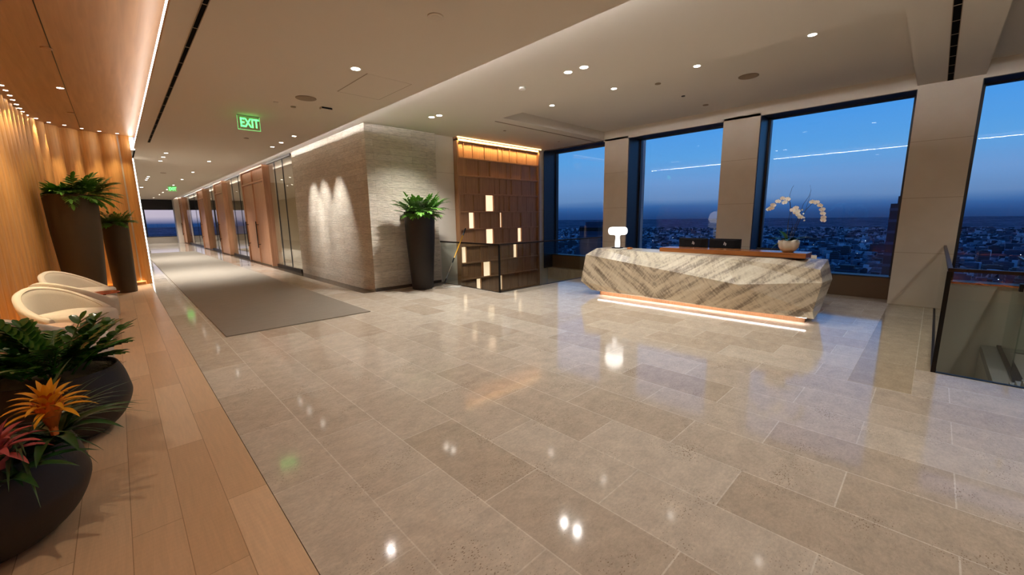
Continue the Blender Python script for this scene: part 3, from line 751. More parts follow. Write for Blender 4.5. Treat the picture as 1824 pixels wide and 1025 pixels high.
# ------------------------------------------------------------------ orchid
def orchid():
    t = thing('potted_orchid', 'white orchid in a round white bowl on the wooden counter', 'plant', (7.70, 1.60, 1.005))
    MB().lathe([(.07, 0), (.105, .025), (.138, .08), (.150, .14), (.146, .19), (.136, .19), (.13, .165)], 36).build('pot', CERAM, t)
    MB().lathe([(.132, .168), (.10, .18), (.02, .185)], 20).build('moss', MOSS, t)
    lf = MB()
    for a, L, up, W in ((100, .22, .5, .085), (150, .2, .55, .08), (75, .15, 1.4, .075), (-80, .30, .5, .07), (-95, .24, .7, .07), (60, .19, 1.6, .08), (-130, .16, .7, .08), (185, .16, .5, .08), (110, .20, -.25, .085)):
        a = math.radians(a); lf.blade((.03*math.cos(a), .03*math.sin(a), .18), (math.cos(a), math.sin(a), up), (0, 0, 1), L*1.25, W*1.1, .75, 8, 'leaf')
    lf.build('leaf', LEAF2, t)
    O = Vector((7.70, 1.60, 1.005))
    st = MB(); fl = []
    def L_(pts, r=.0045):
        P = [Vector(p) for p in pts]; st.tube(P, r, 6, r*.6); return P
    # left arching spray (towards the lamp) / middle / right arching spray   [local y grows to the photo's left]
    L_([(0, .03, .15), (0, .035, .45), (.0, .02, .70), (-.02, .04, .80)], .006)
    L_([(0, .01, .15), (0, -.03, .40), (0, .01, .62), (-.02, .03, .78), (-.03, .10, .84), (-.04, .19, .80), (-.05, .28, .72), (-.05, .33, .66)])
    L_([(0, .0, .15), (0, -.04, .35), (-.01, -.09, .50), (-.03, -.10, .60), (-.04, -.06, .66)])
    L_([(0, -.02, .15), (0, -.07, .35), (.0, -.12, .52), (.0, -.18, .66), (-.02, -.26, .76), (-.03, -.34, .74), (-.03, -.41, .62), (-.03, -.42, .50)])
    L_([(0, .02, .6), (.0, .05, .90), (.0, .03, 1.0), (0, .01, 1.04)], .003)
    L_([(0, -.09, .5), (0, -.14, .75), (0, -.20, .86), (0, -.22, .95), (0, -.20, 1.03)], .003)
    L_([(0, -.17, .62), (0, -.20, .8), (0, -.22, .90)], .0025)
    st.build('stem', STEM, t)
    spots = [(.06, .83), (.13, .845), (.10, .78), (.19, .80), (.25, .745), (.31, .68), (.275, .70),
             (-.02, .655), (-.06, .62), (-.10, .585), (-.055, .69), (-.13, .55), (-.09, .64),
             (-.26, .775), (-.31, .765), (-.36, .72), (-.395, .66), (-.41, .60), (-.42, .54), (-.42, .50)]
    rnd = random.Random(5)
    for (y, z) in spots:
        m = MB(); c0 = Vector((-.045+rnd.uniform(-.02, .01), y, z)); fx = Vector((-1, rnd.uniform(-.4, .4), rnd.uniform(-.3, .1))).normalized()
        sd = fx.cross(Vector((0, 0, 1))).normalized(); upv = sd.cross(fx)
        rt = rnd.uniform(-.25, .25)
        for k, (ang, l_, w_) in enumerate(((90, .038, .030), (-35, .036, .028), (-145, .036, .028), (18, .044, .048), (162, .044, .048))):
            a = math.radians(ang)+rt; d = sd*math.cos(a)+upv*math.sin(a)
            m.blade(c0, d+fx*.12, fx, l_, w_, .1, 5, 'oval', fold=.08)
        m.build('flower', PETAL, t)
        MB().blade(c0+fx*.004, fx*.8-upv*.5, upv, .018, .012, .1, 3, 'oval').build('flower_lip', YEL, t)
    b_ = MB()
    for (y, z) in ((-.14, .66), (-.16, .60), (-.175, .54), (-.18, .50)):
        b_ = MB(); b_.lathe([(.002, -.014), (.012, -.006), (.013, .004), (.004, .014)], 10); b_.build('bud', PETAL, t, (-.03, y, z))
orchid()

# ------------------------------------------------------------------ tall planters with lobed-leaf plants
def lobed_leaf(m, base, d, L, W, droop):
    """philodendron leaf: stalk plus finger lobes on both sides of a midrib"""
    base = Vector(base); d = Vector(d).normalized(); pts = [base]; dd = d.copy(); p = base.copy()
    for i in range(8):
        dd = (dd+Vector((0, 0, -droop/8))).normalized(); p = p+dd*L/8; pts.append(p.copy())
    m.tube(pts, .005, 4, .002)
    side = dd.cross(Vector((0, 0, 1)))
    side = side.normalized() if side.length > .05 else Vector((1, 0, 0))
    for i in range(3, 9):
        q = pts[i]; tt = (pts[i]-pts[i-1]).normalized(); ww = W*(1 if i < 7 else .75)
        for s_ in (-1, 1):
            m.blade(q, side*s_+tt*(.45+.12*(i-3)), (0, 0, 1), ww, ww*.36, .35, 4, 'leaf', fold=.1)
    m.blade(pts[-1], dd, (0, 0, 1), W*1.1, W*.4, .3, 4, 'leaf')
def bush(m, R, n, rnd, L=.34, wall=None, W=.11):
    """dome of lobed leaves; WALL is a direction in which they stay short"""
    for k in range(n):
        a = 2*PI*rnd.random(); e = rnd.uniform(.15, 3.0)
        rr = R*rnd.random()**.5*.85; l_ = L*rnd.uniform(.75, 1.1)*(.8+.35*min(1, e/2))
        if wall is not None and math.cos(a-wall) > .2: l_ *= .42; e = max(e, 1.2); rr *= .6
        lobed_leaf(m, (rr*math.cos(a), rr*math.sin(a), 0), (math.cos(a), math.sin(a), e), l_, W*rnd.uniform(.8, 1.1), rnd.uniform(.4, 1.3))
def tall_planter(loc, h, rt, rb, label, seed, potm, n=46, wall=PI):
    t = thing('tall_planter', label, 'plant', loc, 0, None)
    pr = [(rb, 0), (rb*1.03, .03), (rb+(rt-rb)*.45, h*.35), (rb+(rt-rb)*.8, h*.65), (rt, h-.01), (rt, h), (rt-.02, h), (rt-.025, h-.06)]
    MB().lathe(pr, 40).build('pot', potm, t)
    MB().lathe([(rt-.03, h-.06), (.05, h-.04)], 20).build('soil', SOIL, t)
    m = MB(); bush(m, rt, n, random.Random(seed), L=rt*1.0, W=rt*.42, wall=wall); 
    # leaf tips bend aside where the wall stands
    m.v = [((-.38+(x+.38)*.08 if wall == PI and x < -.38 else x), (.36+(y-.36)*.08 if wall == PI/2 and y > .36 else y), z) for x, y, z in m.v]
    m.build('foliage', LEAF, t, (0, 0, h-.05))
    return t
tall_planter((-.60, 12.35, 0), 2.20, .40, .28, 'largest tall bronze planter with a leafy green plant by the oak wall', 1, POTM, 170)
tall_planter((-.02, 13.25, 0), 1.66, .235, .20, 'narrower tall bronze planter standing right of the largest one', 2, POTM, 120, PI/2)
tall_planter((5.02, 8.24, 0), 1.77, .345, .235, 'tall dark planter with a leafy plant against the stone wall', 3, POTD, 150, PI/2)

# ------------------------------------------------------------------ round floor bowls in the foreground
def bowl(m_, loc, label, R=.40, h=.50):
    t = thing('round_planter', label, 'plant', loc)
    pr = [(R*.42, 0), (R*.62, .02), (R*.86, h*.22), (R, h*.48), (R*.985, h*.66), (R*.94, h*.84), (R*.89, h*.95), (R*.86, h), (R*.83, h*.985), (R*.83, h*.92)]
    MB().slathe(pr, 64).build('pot', m_, t)
    ms = MB().lathe([(R*.84, h*.93), (R*.6, h*.98), (R*.2, h*1.0), (.01, h*1.0)], 30)
    rnd = random.Random(11)
    for k in range(240):
        a = rnd.random()*2*PI; r_ = R*rnd.uniform(.68, .88); z = h*.95
        p = Vector((r_*math.cos(a), r_*math.sin(a), z)); q = p+Vector((rnd.uniform(-.04, .04), rnd.uniform(-.04, .04), rnd.uniform(0, .03))); w = q+Vector((rnd.uniform(-.03, .03), rnd.uniform(-.03, .03), rnd.uniform(-.02, .02)))
        ms.tube([p, q, w], .0012, 3)
    ms.build('moss', MOSS, t)
    return t
def zz_foliage(R, h, n, seed, Lmin=.38, Lmax=.62):
    m = MB(); rnd = random.Random(seed)
    for k in range(n):
        a = 2*PI*(k+rnd.random()*.6)/n; e = rnd.uniform(.6, 2.2); L = rnd.uniform(Lmin, Lmax)
        d = Vector((math.cos(a), math.sin(a), e)).normalized(); p = Vector((R*.35*math.cos(a)*rnd.random(), R*.35*math.sin(a)*rnd.random(), h)); pts = [p]
        dd = d
        for i in range(10):
            dd = (dd+Vector((0, 0, -.055))).normalized(); p = p+dd*L/10; pts.append(p.copy())
        m.tube(pts, .008, 5, .003)
        side = dd.cross(Vector((0, 0, 1))).normalized()
        for i in range(3, 11, 1 if k % 3 else 2):
            tt = (pts[i]-pts[i-1]).normalized()
            for s_ in (-1, 1):
                m.blade(pts[i], side*s_*1.0+tt*1.1+Vector((0, 0, .25)), (0, 0, 1), .112*rnd.uniform(.85, 1.15), .058, .3, 6, 'oval', fold=.12)
        m.blade(pts[-1], dd, (0, 0, 1), .09, .04, .2, 5, 'oval')
    return m
t = bowl(POTD, (-.48, 4.45, 0), 'round dark bowl planter holding glossy green zz plants, nearer the chairs', .41, .52)
zz_foliage(.55, .50, 42, 21, .30, .46).build('foliage', LEAFZ, t)
NB = bowl(POTD, (-.67, 3.14, 0), 'nearest round dark bowl planter with orange and pink bromeliads', .40, .50)
def bromeliad(parent, loc, mflower, mcore, size, label, seed):
    rnd = random.Random(seed)
    lf = MB()
    for k in range(14):
        a = 2*PI*k/14+rnd.random()*.3
        lf.blade((.02*math.cos(a), .02*math.sin(a), 0), (math.cos(a), math.sin(a), rnd.uniform(.5, 1.3)), (0, 0, 1), rnd.uniform(.26, .36), .052, 1.3, 8, 'strap', fold=.25)
    lf.build('leaf_rosette', LEAF2, parent, loc)
    fl = MB()
    for ring, (n, e, L, z) in enumerate(((7, .7, .20, .13), (8, 1.1, .19, .15), (7, 1.9, .17, .17), (7, 3.4, .15, .18))):
        for k in range(n):
            a = 2*PI*k/n+ring*.4
            fl.blade((.012*math.cos(a), .012*math.sin(a), z), (math.cos(a), math.sin(a), e), (0, 0, 1), L*size, .036*size, 1.25 if ring < 3 else .5, 8, 'leaf', fold=.3)
    f_ = fl.build('flower_head', mflower, parent, loc); f_['label'] = label
    fc = MB(); fc.tube([(0, 0, 0), (0, 0, .16), (0, 0, .24)], .014, 8, .03)
    for k in range(9):
        a = 2*PI*k/9
        fc.blade((.012*math.cos(a), .012*math.sin(a), .04), (math.cos(a), math.sin(a), 3.0), (0, 0, 1), .20*size, .05*size, -.1, 6, 'leaf', fold=.3)
    fc.build('flower_base', mcore, parent, loc)
bromeliad(NB, (.31, -.13, .53), YEL, ORG, .86, 'yellow and orange bromeliad bloom', 1)
bromeliad(NB, (.14, -.28, .42), PINK, PINK, .9, 'pink bromeliad bloom', 2)
gm = MB(); rnd = random.Random(9)
for k in range(46):
    a = rnd.uniform(-1.7, 1.4); d = (math.cos(a), math.sin(a), rnd.uniform(.35, 1.6)); r_ = rnd.uniform(.02, .18)
    gm.blade((.16+r_*math.cos(a)*.6, .04+r_*math.sin(a), .49), d, (0, 0, 1), rnd.uniform(.26, .50), rnd.uniform(.012, .022), rnd.uniform(.7, 1.5), 9, 'strap', fold=.2)
gm.build('grass_blades', BLADE, NB)
gm = MB()
for k in range(9):
    a = rnd.uniform(-2.6, .2)
    gm.blade((.12*math.cos(a), .12*math.sin(a), .49), (math.cos(a), math.sin(a), rnd.uniform(.3, .9)), (0, 0, 1), rnd.uniform(.25, .36), .06, 1.4, 9, 'strap', fold=.2)
gm.build('broad_leaves', LEAF2, NB)

# ------------------------------------------------------------------ lounge chairs
def tub_chair(label, loc, rz):
    t = thing('lounge_chair', label, 'chair', loc, math.radians(rz), 'cream lounge chairs by the oak wall')
    # shell: swept around the back, high behind and dipping to the front; local front is +x
    N = 44; prof = 9; vs = []; fs = []
    for i in range(N+1):
        th = PI+(-1+2*i/N)*math.radians(108)
        u = (1+math.cos(th-PI))/2                      # 1 at the back, 0 at the front
        hz = .34+.44*u**1.7
        lean = .10*u
        for k, (off, zz) in enumerate(((.0, .07), (.01, .20), (.02, .5), (.03, .85), (.025, .97), (-.01, 1.0), (-.045, .97), (-.07, .85), (-.085, .30))):
            z = .07+(hz-.07)*zz if k else .07
            R = .36+off+lean*zz*.9+.03*zz
            vs.append((R*math.cos(th)*1.02, R*math.sin(th), z if k else .07))
    for i in range(N):
        for k in range(prof-1): fs.append((i*prof+k, (i+1)*prof+k, (i+1)*prof+k+1, i*prof+k+1))
    m = MB(); m.add(vs, fs, True); m.f.append([k for k in range(prof)]); m.sm.append(False); m.f.append([N*prof+k for k in range(prof)][::-1]); m.sm.append(False)
    m.build('shell', BOUCLE, t)
    # piping that follows the inside of the rim
    pts = []
    for i in range(2, N-1):
        th = PI+(-1+2*i/N)*math.radians(108); u = (1+math.cos(th-PI))/2; hz = .34+.44*u**1.7
        R = .36-.05+.1*u*.9+.03; pts.append((R*math.cos(th)*1.02, R*math.sin(th), .07+(hz-.07)*.955))
    MB().tube(pts, .008, 6).build('piping', PIPING, t)
    # seat cushion, rounded square running out to the front
    sv = []
    def ring(s, z):
        o = []
        for k in range(36):
            a = 2*PI*k/36; cx, cy = math.cos(a), math.sin(a); e = .55
            o.append((.06+.37*s*math.copysign(abs(cx)**e, cx), .31*s*math.copysign(abs(cy)**e, cy), z))
        return o
    rs = [ring(.97, .10), ring(.99, .14), ring(1, .30), ring(1, .38), ring(.985, .405), ring(.93, .425), ring(.6, .435), ring(.01, .437)]
    m = MB(); vs = [p for r_ in rs for p in r_]; fs = []
    for i in range(len(rs)-1):
        for k in range(36): fs.append((i*36+k, i*36+(k+1) % 36, (i+1)*36+(k+1) % 36, (i+1)*36+k))
    m.add(vs, fs, True); m.f.append(list(range(36))[::-1]); m.sm.append(False); m.build('seat', BOUCLE, t)
    MB().lathe([(.30, 0), (.31, .02), (.31, .075)], 32).build('base', BRONZE, t)
    return t
tub_chair('cream tub chair facing the camera side, just behind the zz plant', (-.58, 8.05, 0), -42)
tub_chair('cream tub chair turned away, second behind the zz plant', (-.56, 9.25, 0), 48)
tub_chair('cream tub chair farthest from the camera beside the tall planters', (-.60, 10.75, 0), -35)
tub_chair('nearest cream tub chair, mostly hidden by the zz plant', (-.62, 6.15, 0), 50)
def side_table(label, loc, m_, r, h):
    t = thing('side_table', label, 'table', loc)
    MB().lathe([(r, h-.02), (r+.004, h-.01), (r, h)], 36).build('tabletop', m_, t)
    MB().lathe([(.02, 0), (.02, h-.02)], 14).build('post', BRONZE, t); MB().lathe([(r*.6, 0), (r*.6, .01), (.03, .018)], 28).build('base', BRONZE, t)
side_table('small pale square-edged table between the two nearest tub chairs', (-.72, 7.12, 0), PALE, .20, .42)
side_table('small rust coloured table between the farther tub chairs', (-.30, 10.05, 0), TERRA, .20, .42)

# ------------------------------------------------------------------ mop
def mop():
    t = thing('floor_mop', 'flat mop with yellow handle leaning on the glass balustrade', 'mop', (0, 0, 0))
    a = Vector((5.00, 8.20, 0)); b_ = Vector((5.74, 7.72, 0)); d = (b_-a).normalized(); n_ = Vector((-d.y, d.x, 0)); m = MB()
    L = (b_-a).length; N = 18; vs = []
    for i in range(N+1):
        p = a+d*L*i/N; w = .055+.006*math.sin(i*1.7); z = .026+.004*math.sin(i*2.3)
        vs += [p-n_*w+Vector((0, 0, .003)), p-n_*w*.85+Vector((0, 0, z)), p+n_*w*.85+Vector((0, 0, z)), p+n_*w+Vector((0, 0, .003))]
    fs = []
    for i in range(N):
        for k in range(4): fs.append((4*i+k, 4*i+(k+1) % 4, 4*i+4+(k+1) % 4, 4*i+4+k))
    m.add(vs, fs); m.f.append([0, 1, 2, 3]); m.sm.append(False); m.f.append([4*N+k for k in range(4)][::-1]); m.sm.append(False)
    m.build('mop_head', MOPW, t)
    c0 = Vector((5.39, 7.95, .03)); top = Vector((5.81, 7.555, 1.39)); P = lambda s: c0+(top-c0)*s
    MB().tube([P(.04), P(.14)], .014).build('joint', BLACKP, t)
    MB().tube([P(.13), P(.47)], .008).build('lower_pole', SILVER, t)
    MB().tube([P(.42), P(.50)], .016).build('collar', BLACKP, t)
    MB().tube([P(.50), P(.88)], .011).build('handle', YELLOWP, t)
    MB().tube([P(.88), P(1.0)], .015).build('grip', BLACKP, t)
mop()
t = thing('wall_outlet', 'small white wall control plate on the stone wall right of the tall planter', 'switch', (5.60, 8.68, .95))
bevel(box(-.035, .035, -.008, 0, 0, .12).build('plate', PAPER, t), .003); box(-.008, .008, -.011, -.008, .05, .075).build('toggle', BLACKP, t)

# ------------------------------------------------------------------ exit signs
def exit_sign(loc, label):
    t = thing('exit_sign', label, 'sign', loc)
    W, H = .36, .25
    box(-W/2, W/2, -.012, .012, -.012, 0).build('mount', SILVER, t)
    box(-W/2+.005, W/2-.005, -.004, .004, -H, -.012).build('acrylic_panel', ACRYL, t)
    e = MB(); e.box(-W/2+.003, -W/2+.007, -.005, .005, -H, -.012); e.box(W/2-.007, W/2-.003, -.005, .005, -H, -.012); e.box(-W/2+.003, W/2-.003, -.005, .005, -H-.003, -H+.004)
    e.build('lit_edge', EXITE, t)
    cu = bpy.data.curves.new('exit_text', 'FONT'); cu.body = 'EXIT'; cu.size = .185; cu.align_x = 'CENTER'; cu.align_y = 'CENTER'; cu.extrude = .002; cu.offset = .0045; cu.space_character = .98
    tmp = bpy.data.objects.new('tmp', cu); COL.objects.link(tmp)
    dg = bpy.context.evaluated_depsgraph_get(); me = bpy.data.meshes.new_from_object(tmp.evaluated_get(dg)); bpy.data.objects.remove(tmp)
    me.materials.clear(); me.materials.append(EXITG)
    o = bpy.data.objects.new('exit_lettering', me); COL.objects.link(o); o.parent = t; o.rotation_euler = (PI/2, 0, 0); o.location = (0.01, -.008, -.135); o.scale = (.80, 1.15, 1)
exit_sign((1.97, 8.87, ZL), 'green EXIT sign hanging from the low ceiling, the nearer of two')
exit_sign((2.35, 27.9, ZL), 'green EXIT sign far down the corridor, the smaller in view')

# ------------------------------------------------------------------ ceiling fittings
def proto_downlight():
    t = thing('downlight', '', 'ceiling light')
    MB().lathe([(.038, 0), (.052, -.002), (.056, 0.0)], 24, cap=False).build('trim_ring', mat('downlight_trim', C(225, 222, 214), .4), t)
    MB().lathe([(.001, -.0015), (.04, -.0015)], 24, cap=False).build('lens', LENS, t)
    return t
DL = None; first = True
def downlight(x, y, z, label, group, energy, tilt=(0, 0), deg=105, s=1.0, col=(1, .96, .90), blend=1.0):
    global DL, first
    if DL is None:
        DL = proto_downlight(); o = DL
    else: o = copy_tree(DL0)
    if first:
        first = False
        globals()['DL0'] = o
    o.location = (x, y, z); o.scale = (s, s, s); o['label'] = label; o['group'] = group; o['category'] = 'ceiling light'
    if energy: LIGHTS.append((x, y, z-.01, energy*(4.4 if z < ZW-.05 or z > ZW+.02 else 1.5), col, deg, blend, (tilt[0], tilt[1], -1), o))
    return o
LIGHTS = []
G1 = 'downlights in the low corridor ceiling'; G2 = 'downlights in the raised ceiling'; G3 = 'downlights in the tray ceiling'; G4 = 'tiny downlights along the pleated wall'
EL = 46
downlight(2.44, 5.34, ZL, 'bright square-looking downlight beside the access panel in the low ceiling', G1, EL, s=1.35)
for (y, w_) in ((10.30, 'nearest'), (11.31, 'middle'), (12.09, 'farthest')):
    downlight(3.15, y, ZL, w_+' of the three downlights grazing the stone wall', G1, 66, (.50, -.05), 46)
for (y, w_) in ((14.90, 'nearest'), (15.82, 'middle'), (16.86, 'farthest')):
    downlight(1.24, y, ZL, w_+' of the first trio of small downlights at the corridor left side', G1, 80)
for (y, w_) in ((22.7, 'nearest'), (23.6, 'middle'), (24.4, 'farthest')):
    downlight(1.21, y, ZL, w_+' of the second, more distant trio of small corridor downlights', G1, 60)
for (y, w_) in ((16.1, 'nearest'), (19.84, 'second'), (23.4, 'third'), (27.1, 'fourth'), (30.8, 'fifth'), (33.7, 'sixth'), (36.5, 'farthest')):
    downlight(2.36, y, ZL, w_+' of the single file of downlights by the far exit sign', G1, 115)
downlight(2.3, 41.0, ZL, 'downlight added to brighten the end of the corridor before the blue window', G1, 170)  # extra lamp added to lift the dark end wall
downlight(1.23, 29.5, ZL, 'lone bright downlight at the far left of the corridor ceiling', G1, 30, s=1.6)
for (x, y, w_) in ((4.94, 3.63, 'right one of the nearer pair of downlights in the raised ceiling'), (4.93, 3.90, 'left one of the nearer pair of downlights in the raised ceiling'), (4.93, 7.15, 'right one of the farther pair of downlights before the shelving'), (4.89, 7.36, 'left one of the farther pair of downlights before the shelving')):
    downlight(x, y, ZR, w_, G2, 36 if y < 5 else 66, (0, 0) if y < 5 else (-.02, .12), s=1.35, deg=110)
for (y, w_) in ((1.36, 'nearest'), (2.80, 'second'), (4.25, 'third'), (5.69, 'farthest')):
    downlight(6.68, y, ZT, w_+' of the four downlights in the tray over the desk', G3, 22, (.12, 0), 100, s=1.15)
wl_ = [(-1.03, 10.61), (-1.03, 10.96), (-1.03, 11.33), (-1.04, 11.69), (-1.04, 12.07), (-1.04, 12.43), (-1.04, 12.75), (-1.02, 13.09), (-.92, 13.37), (-.77, 13.71), (-.55, 13.87), (-.29, 14.10), (0.0, 14.26), (.31, 14.34)]
ordn = ['first', 'second', 'third', 'fourth', 'fifth', 'sixth', 'seventh', 'eighth', 'ninth', 'tenth', 'eleventh', 'twelfth', 'thirteenth', 'last']
for (x, y), w_ in zip(wl_, ordn):
    downlight(x, y, ZW, w_+' tiny downlight along the pleated wall counting from the left', G4, 48, (-.05 if y < 13.5 else 0, .05 if y > 13.2 else 0), 34, s=.7, col=(1, .78, .46), blend=.25)
downlight(-.37, 10.22, ZW, 'larger downlight in the middle of the wood ceiling near its seam', G4, 70, s=1.0, col=(1, .86, .7))
# unseen downlights, added behind the viewer as general fill
BK = 'added fill downlights behind the viewer'
for x, y, z in ((2.44, 1.6, ZL), (2.44, -2.2, ZL), (4.94, -.2, ZR), (4.94, -3.6, ZR), (-.37, 6.0, ZW), (-.37, 1.5, ZW), (2.4, -5.8, ZL), (4.94, -6.5, ZR), (8.2, -1.6, ZT), (8.2, -4.2, ZT)):
    downlight(x, y, z, 'unseen downlight added for fill in the ceiling behind the viewer', BK, 32 if z != ZW else 48, col=(1, .96, .90) if z != ZW else (1, .84, .64))
for y, w_ in ((15.5, 'nearest'), (19.5, 'second'), (22.8, 'third'), (28, 'fourth'), (35, 'farthest')):  # invented room lamps, added so the rooms behind the glass look lit
    downlight(6.2, y, ZR, w_+' downlight added to brighten the rooms behind the corridor glass', 'added downlights in the glazed rooms', 100)
for y in (10.25-.36*k for k in range(12)):
    downlight(-1.05-(10.25-y)*.02, y, ZW, 'tiny downlight in the pleated wall row left of the view', G4+' outside the view', 85, (-.05, 0), 34, s=.7, col=(1, .78, .46), blend=.25)
for (x, y, z, en, col, deg, bl, tg, par) in LIGHTS:
    sp_ = spot('spot_beam', (0, 0, -.02), en, col, deg, bl, .035, tg, par); sp_.scale = (1, 1, 1)

def disc(name, label, cat, x, y, z, r, m_, d=.012, part='face'):
    t = thing(name, label, cat, (x, y, z))
    MB().lathe([(r*.8, -d), (r*.97, -d), (r, -d*.6), (r, 0)], 32).build(part, m_, t)
    MB().lathe([(r*.5, -d-.002), (r*.5, -d)], 20).build('centre', m_, t)
disc('ceiling_speaker', 'round ceiling speaker in the low ceiling near the exit sign', 'speaker', 2.39, 7.07, ZL, .15, GRILLE, .008)
disc('ceiling_speaker', 'round ceiling speaker in the tray above the desk', 'speaker', 7.79, 2.41, ZT, .15, GRILLE, .008)
disc('sprinkler_cover', 'round cover plate in the low ceiling near the top of the photo', 'ceiling fitting', 2.43, 3.52, ZL, .075, PAINT, .008)
disc('sprinkler_cover', 'tiny round cover beside the low ceiling speaker', 'ceiling fitting', 2.39, 7.71, ZL, .04, GRILLE, .012)
disc('sprinkler_cover', 'small round cover beyond the low ceiling speaker', 'ceiling fitting', 2.10, 7.60, ZL, .035, PAINT, .012)
disc('sprinkler_cover', 'small round cover below the nearer exit sign', 'ceiling fitting', 2.40, 11.2, ZL, .05, GRILLE, .01)
disc('sprinkler_cover', 'dark round cover far down the corridor ceiling', 'ceiling fitting', 1.55, 20.7, ZL, .09, GRILLE, .01)
disc('smoke_detector', 'white smoke detector on the raised ceiling before the shelving', 'detector', 4.92, 4.81, ZR, .055, PAPER, .035)
disc('sprinkler_cover', 'small round cover in the tray, nearest the low ceiling', 'ceiling fitting', 7.01, 3.59, ZT, .05, GRILLE, .01)
disc('sprinkler_cover', 'small dark cover in the tray between the two others', 'ceiling fitting', 8.07, 3.61, ZT, .035, BLACKM, .01)
disc('sprinkler_cover', 'small round cover in the tray nearest the windows', 'ceiling fitting', 9.05, 3.57, ZT, .055, GRILLE, .01)
disc('sprinkler_cover', 'small cover above the shelving on the raised ceiling, left one', 'ceiling fitting', 6.9, 7.34, ZR, .035, GRILLE, .008)
disc('sprinkler_cover', 'small cover above the shelving on the raised ceiling, right one', 'ceiling fitting', 8.96, 7.39, ZR, .035, GRILLE, .008)
disc('sprinkler_cover', 'dim round cover in the wood ceiling near its seam', 'ceiling fitting', -.35, 8.08, ZW, .055, OAK_CEIL, .01)
disc('sprinkler_cover', 'dim round cover in the wood ceiling near the pleated wall', 'ceiling fitting', -.36, 12.29, ZW, .055, OAK_CEIL, .01)
t = thing('ceiling_sensor', 'small rectangular black and white sensor on the low ceiling', 'ceiling fitting', (2.82, 7.43, ZL))
bevel(box(-.09, .09, -.05, .05, -.035, 0).build('housing', PAINT, t), .008); box(-.085, .085, -.055, -.05, -.03, -.004).build('lens', BLACKP, t)
t = thing('access_panel', 'flush square access panel outlined in the low ceiling', 'ceiling panel', (2.95, 5.90, ZL))
box(-.32, .32, -.50, .50, -.0015, 0).build('panel', PAINT, t)
g_ = MB(); g_.box(-.335, -.32, -.5, .5, -.002, 0); g_.box(.32, .328, -.5, .5, -.002, 0); g_.box(-.335, .328, .5, .508, -.002, 0); g_.build('gap', GRILLE, t)
def linear_slot(label, x0, x1, y0, y1, z, alongx, seg):
    t = thing('air_slot', label, 'air vent', ((x0+x1)/2, (y0+y1)/2, z)); a, b_ = (x1-x0)/2, (y1-y0)/2
    box(-a, a, -b_, b_, -.003, -.0005).build('dark_slot', mat('matte_black', C(12, 11, 11), .95, spec=.05), t)
    fr = MB(); e = .006
    if alongx: fr.box(-a, a, -b_-e, -b_, -.006, 0); fr.box(-a, a, b_, b_+e, -.006, 0)
    else: fr.box(-a-e, -a, -b_, b_, -.006, 0); fr.box(a, a+e, -b_, b_, -.006, 0)
    fr.build('frame', GRILLE, t)
    sg = MB(); L = (a if alongx else b_)*2; n = int(L/seg)
    for k in range(1, n):
        p = -L/2+k*L/n
        if alongx: sg.box(p-.006, p+.006, -b_, b_, -.006, -.003)
        else: sg.box(-a, a, p-.006, p+.006, -.006, -.003)
    sg.build('spacer', GRILLE, t)
linear_slot('long black air slot in the low ceiling beside the light line', .79, .828, -2, 13.2, ZL, False, .6)
linear_slot('thin black air slot in the raised ceiling above the first window', 6.1, 9.75, 6.77, 6.79, ZR, True, 1.2)
linear_slot('wide black air slot in the ceiling strip before the big column', 4.4, 9.75, .06, .12, ZR, True, .45)
struct('trim_6', box(-.315, -.305, YN, 14.4, ZW-.002, ZW), BLACKM)

# ------------------------------------------------------------------ the city beyond the windows
def city_ground():
    m, n, l, b = nt('city_ground')
    tc = n.new('ShaderNodeTexCoord')
    vo = n.new('ShaderNodeTexVoronoi'); vo.inputs['Scale'].default_value = .018; vo.distance = 'CHEBYCHEV'; l.new(tc.outputs['Object'], vo.inputs[0])
    no = n.new('ShaderNodeTexNoise'); no.inputs['Scale'].default_value = .0016; no.inputs['Detail'].default_value = 9; no.inputs['Roughness'].default_value = .65; l.new(tc.outputs['Object'], no.inputs[0])
    cr = n.new('ShaderNodeValToRGB'); e = cr.color_ramp.elements; e[0].position = .35; e[0].color = C(44, 62, 80); e[1].position = .9; e[1].color = C(116, 132, 150)
    bw = n.new('ShaderNodeRGBToBW'); l.new(vo.outputs['Color'], bw.inputs[0])
    mu = n.new('ShaderNodeMath'); mu.operation = 'MULTIPLY'; l.new(bw.outputs[0], mu.inputs[0]); 
    mr = n.new('ShaderNodeMapRange'); mr.inputs[1].default_value = .38; mr.inputs[2].default_value = .62; mr.inputs[3].default_value = .5; mr.inputs[4].default_value = 1.5; l.new(no.outputs[0], mr.inputs[0])
    l.new(mr.outputs[0], mu.inputs[1]); l.new(mu.outputs[0], cr.inputs[0]); l.new(cr.outputs[0], b.inputs['Base Color'])
    b.inputs['Roughness'].default_value = .9; b.inputs['Specular IOR Level'].default_value = .1
    # sparse street lights
    v2 = n.new('ShaderNodeTexVoronoi'); v2.inputs['Scale'].default_value = .011; l.new(tc.outputs['Object'], v2.inputs[0])
    lt = n.new('ShaderNodeMath'); lt.operation = 'LESS_THAN'; lt.inputs[1].default_value = .045; l.new(v2.outputs['Distance'], lt.inputs[0])
    st = n.new('ShaderNodeMath'); st.operation = 'MULTIPLY'; st.inputs[1].default_value = 1.2; l.new(lt.outputs[0], st.inputs[0])
    b.inputs['Emission Color'].default_value = (.8, .85, 1, 1); l.new(st.outputs[0], b.inputs['Emission Strength'])
    return m
o = MB().quad((-30000, -30000, -230), (30000, -30000, -230), (30000, 30000, -230), (-30000, 30000, -230)).build('ground', city_ground())
o['kind'] = 'structure'; o['label'] = 'city plain at dusk far below the windows'
rnd = random.Random(77)
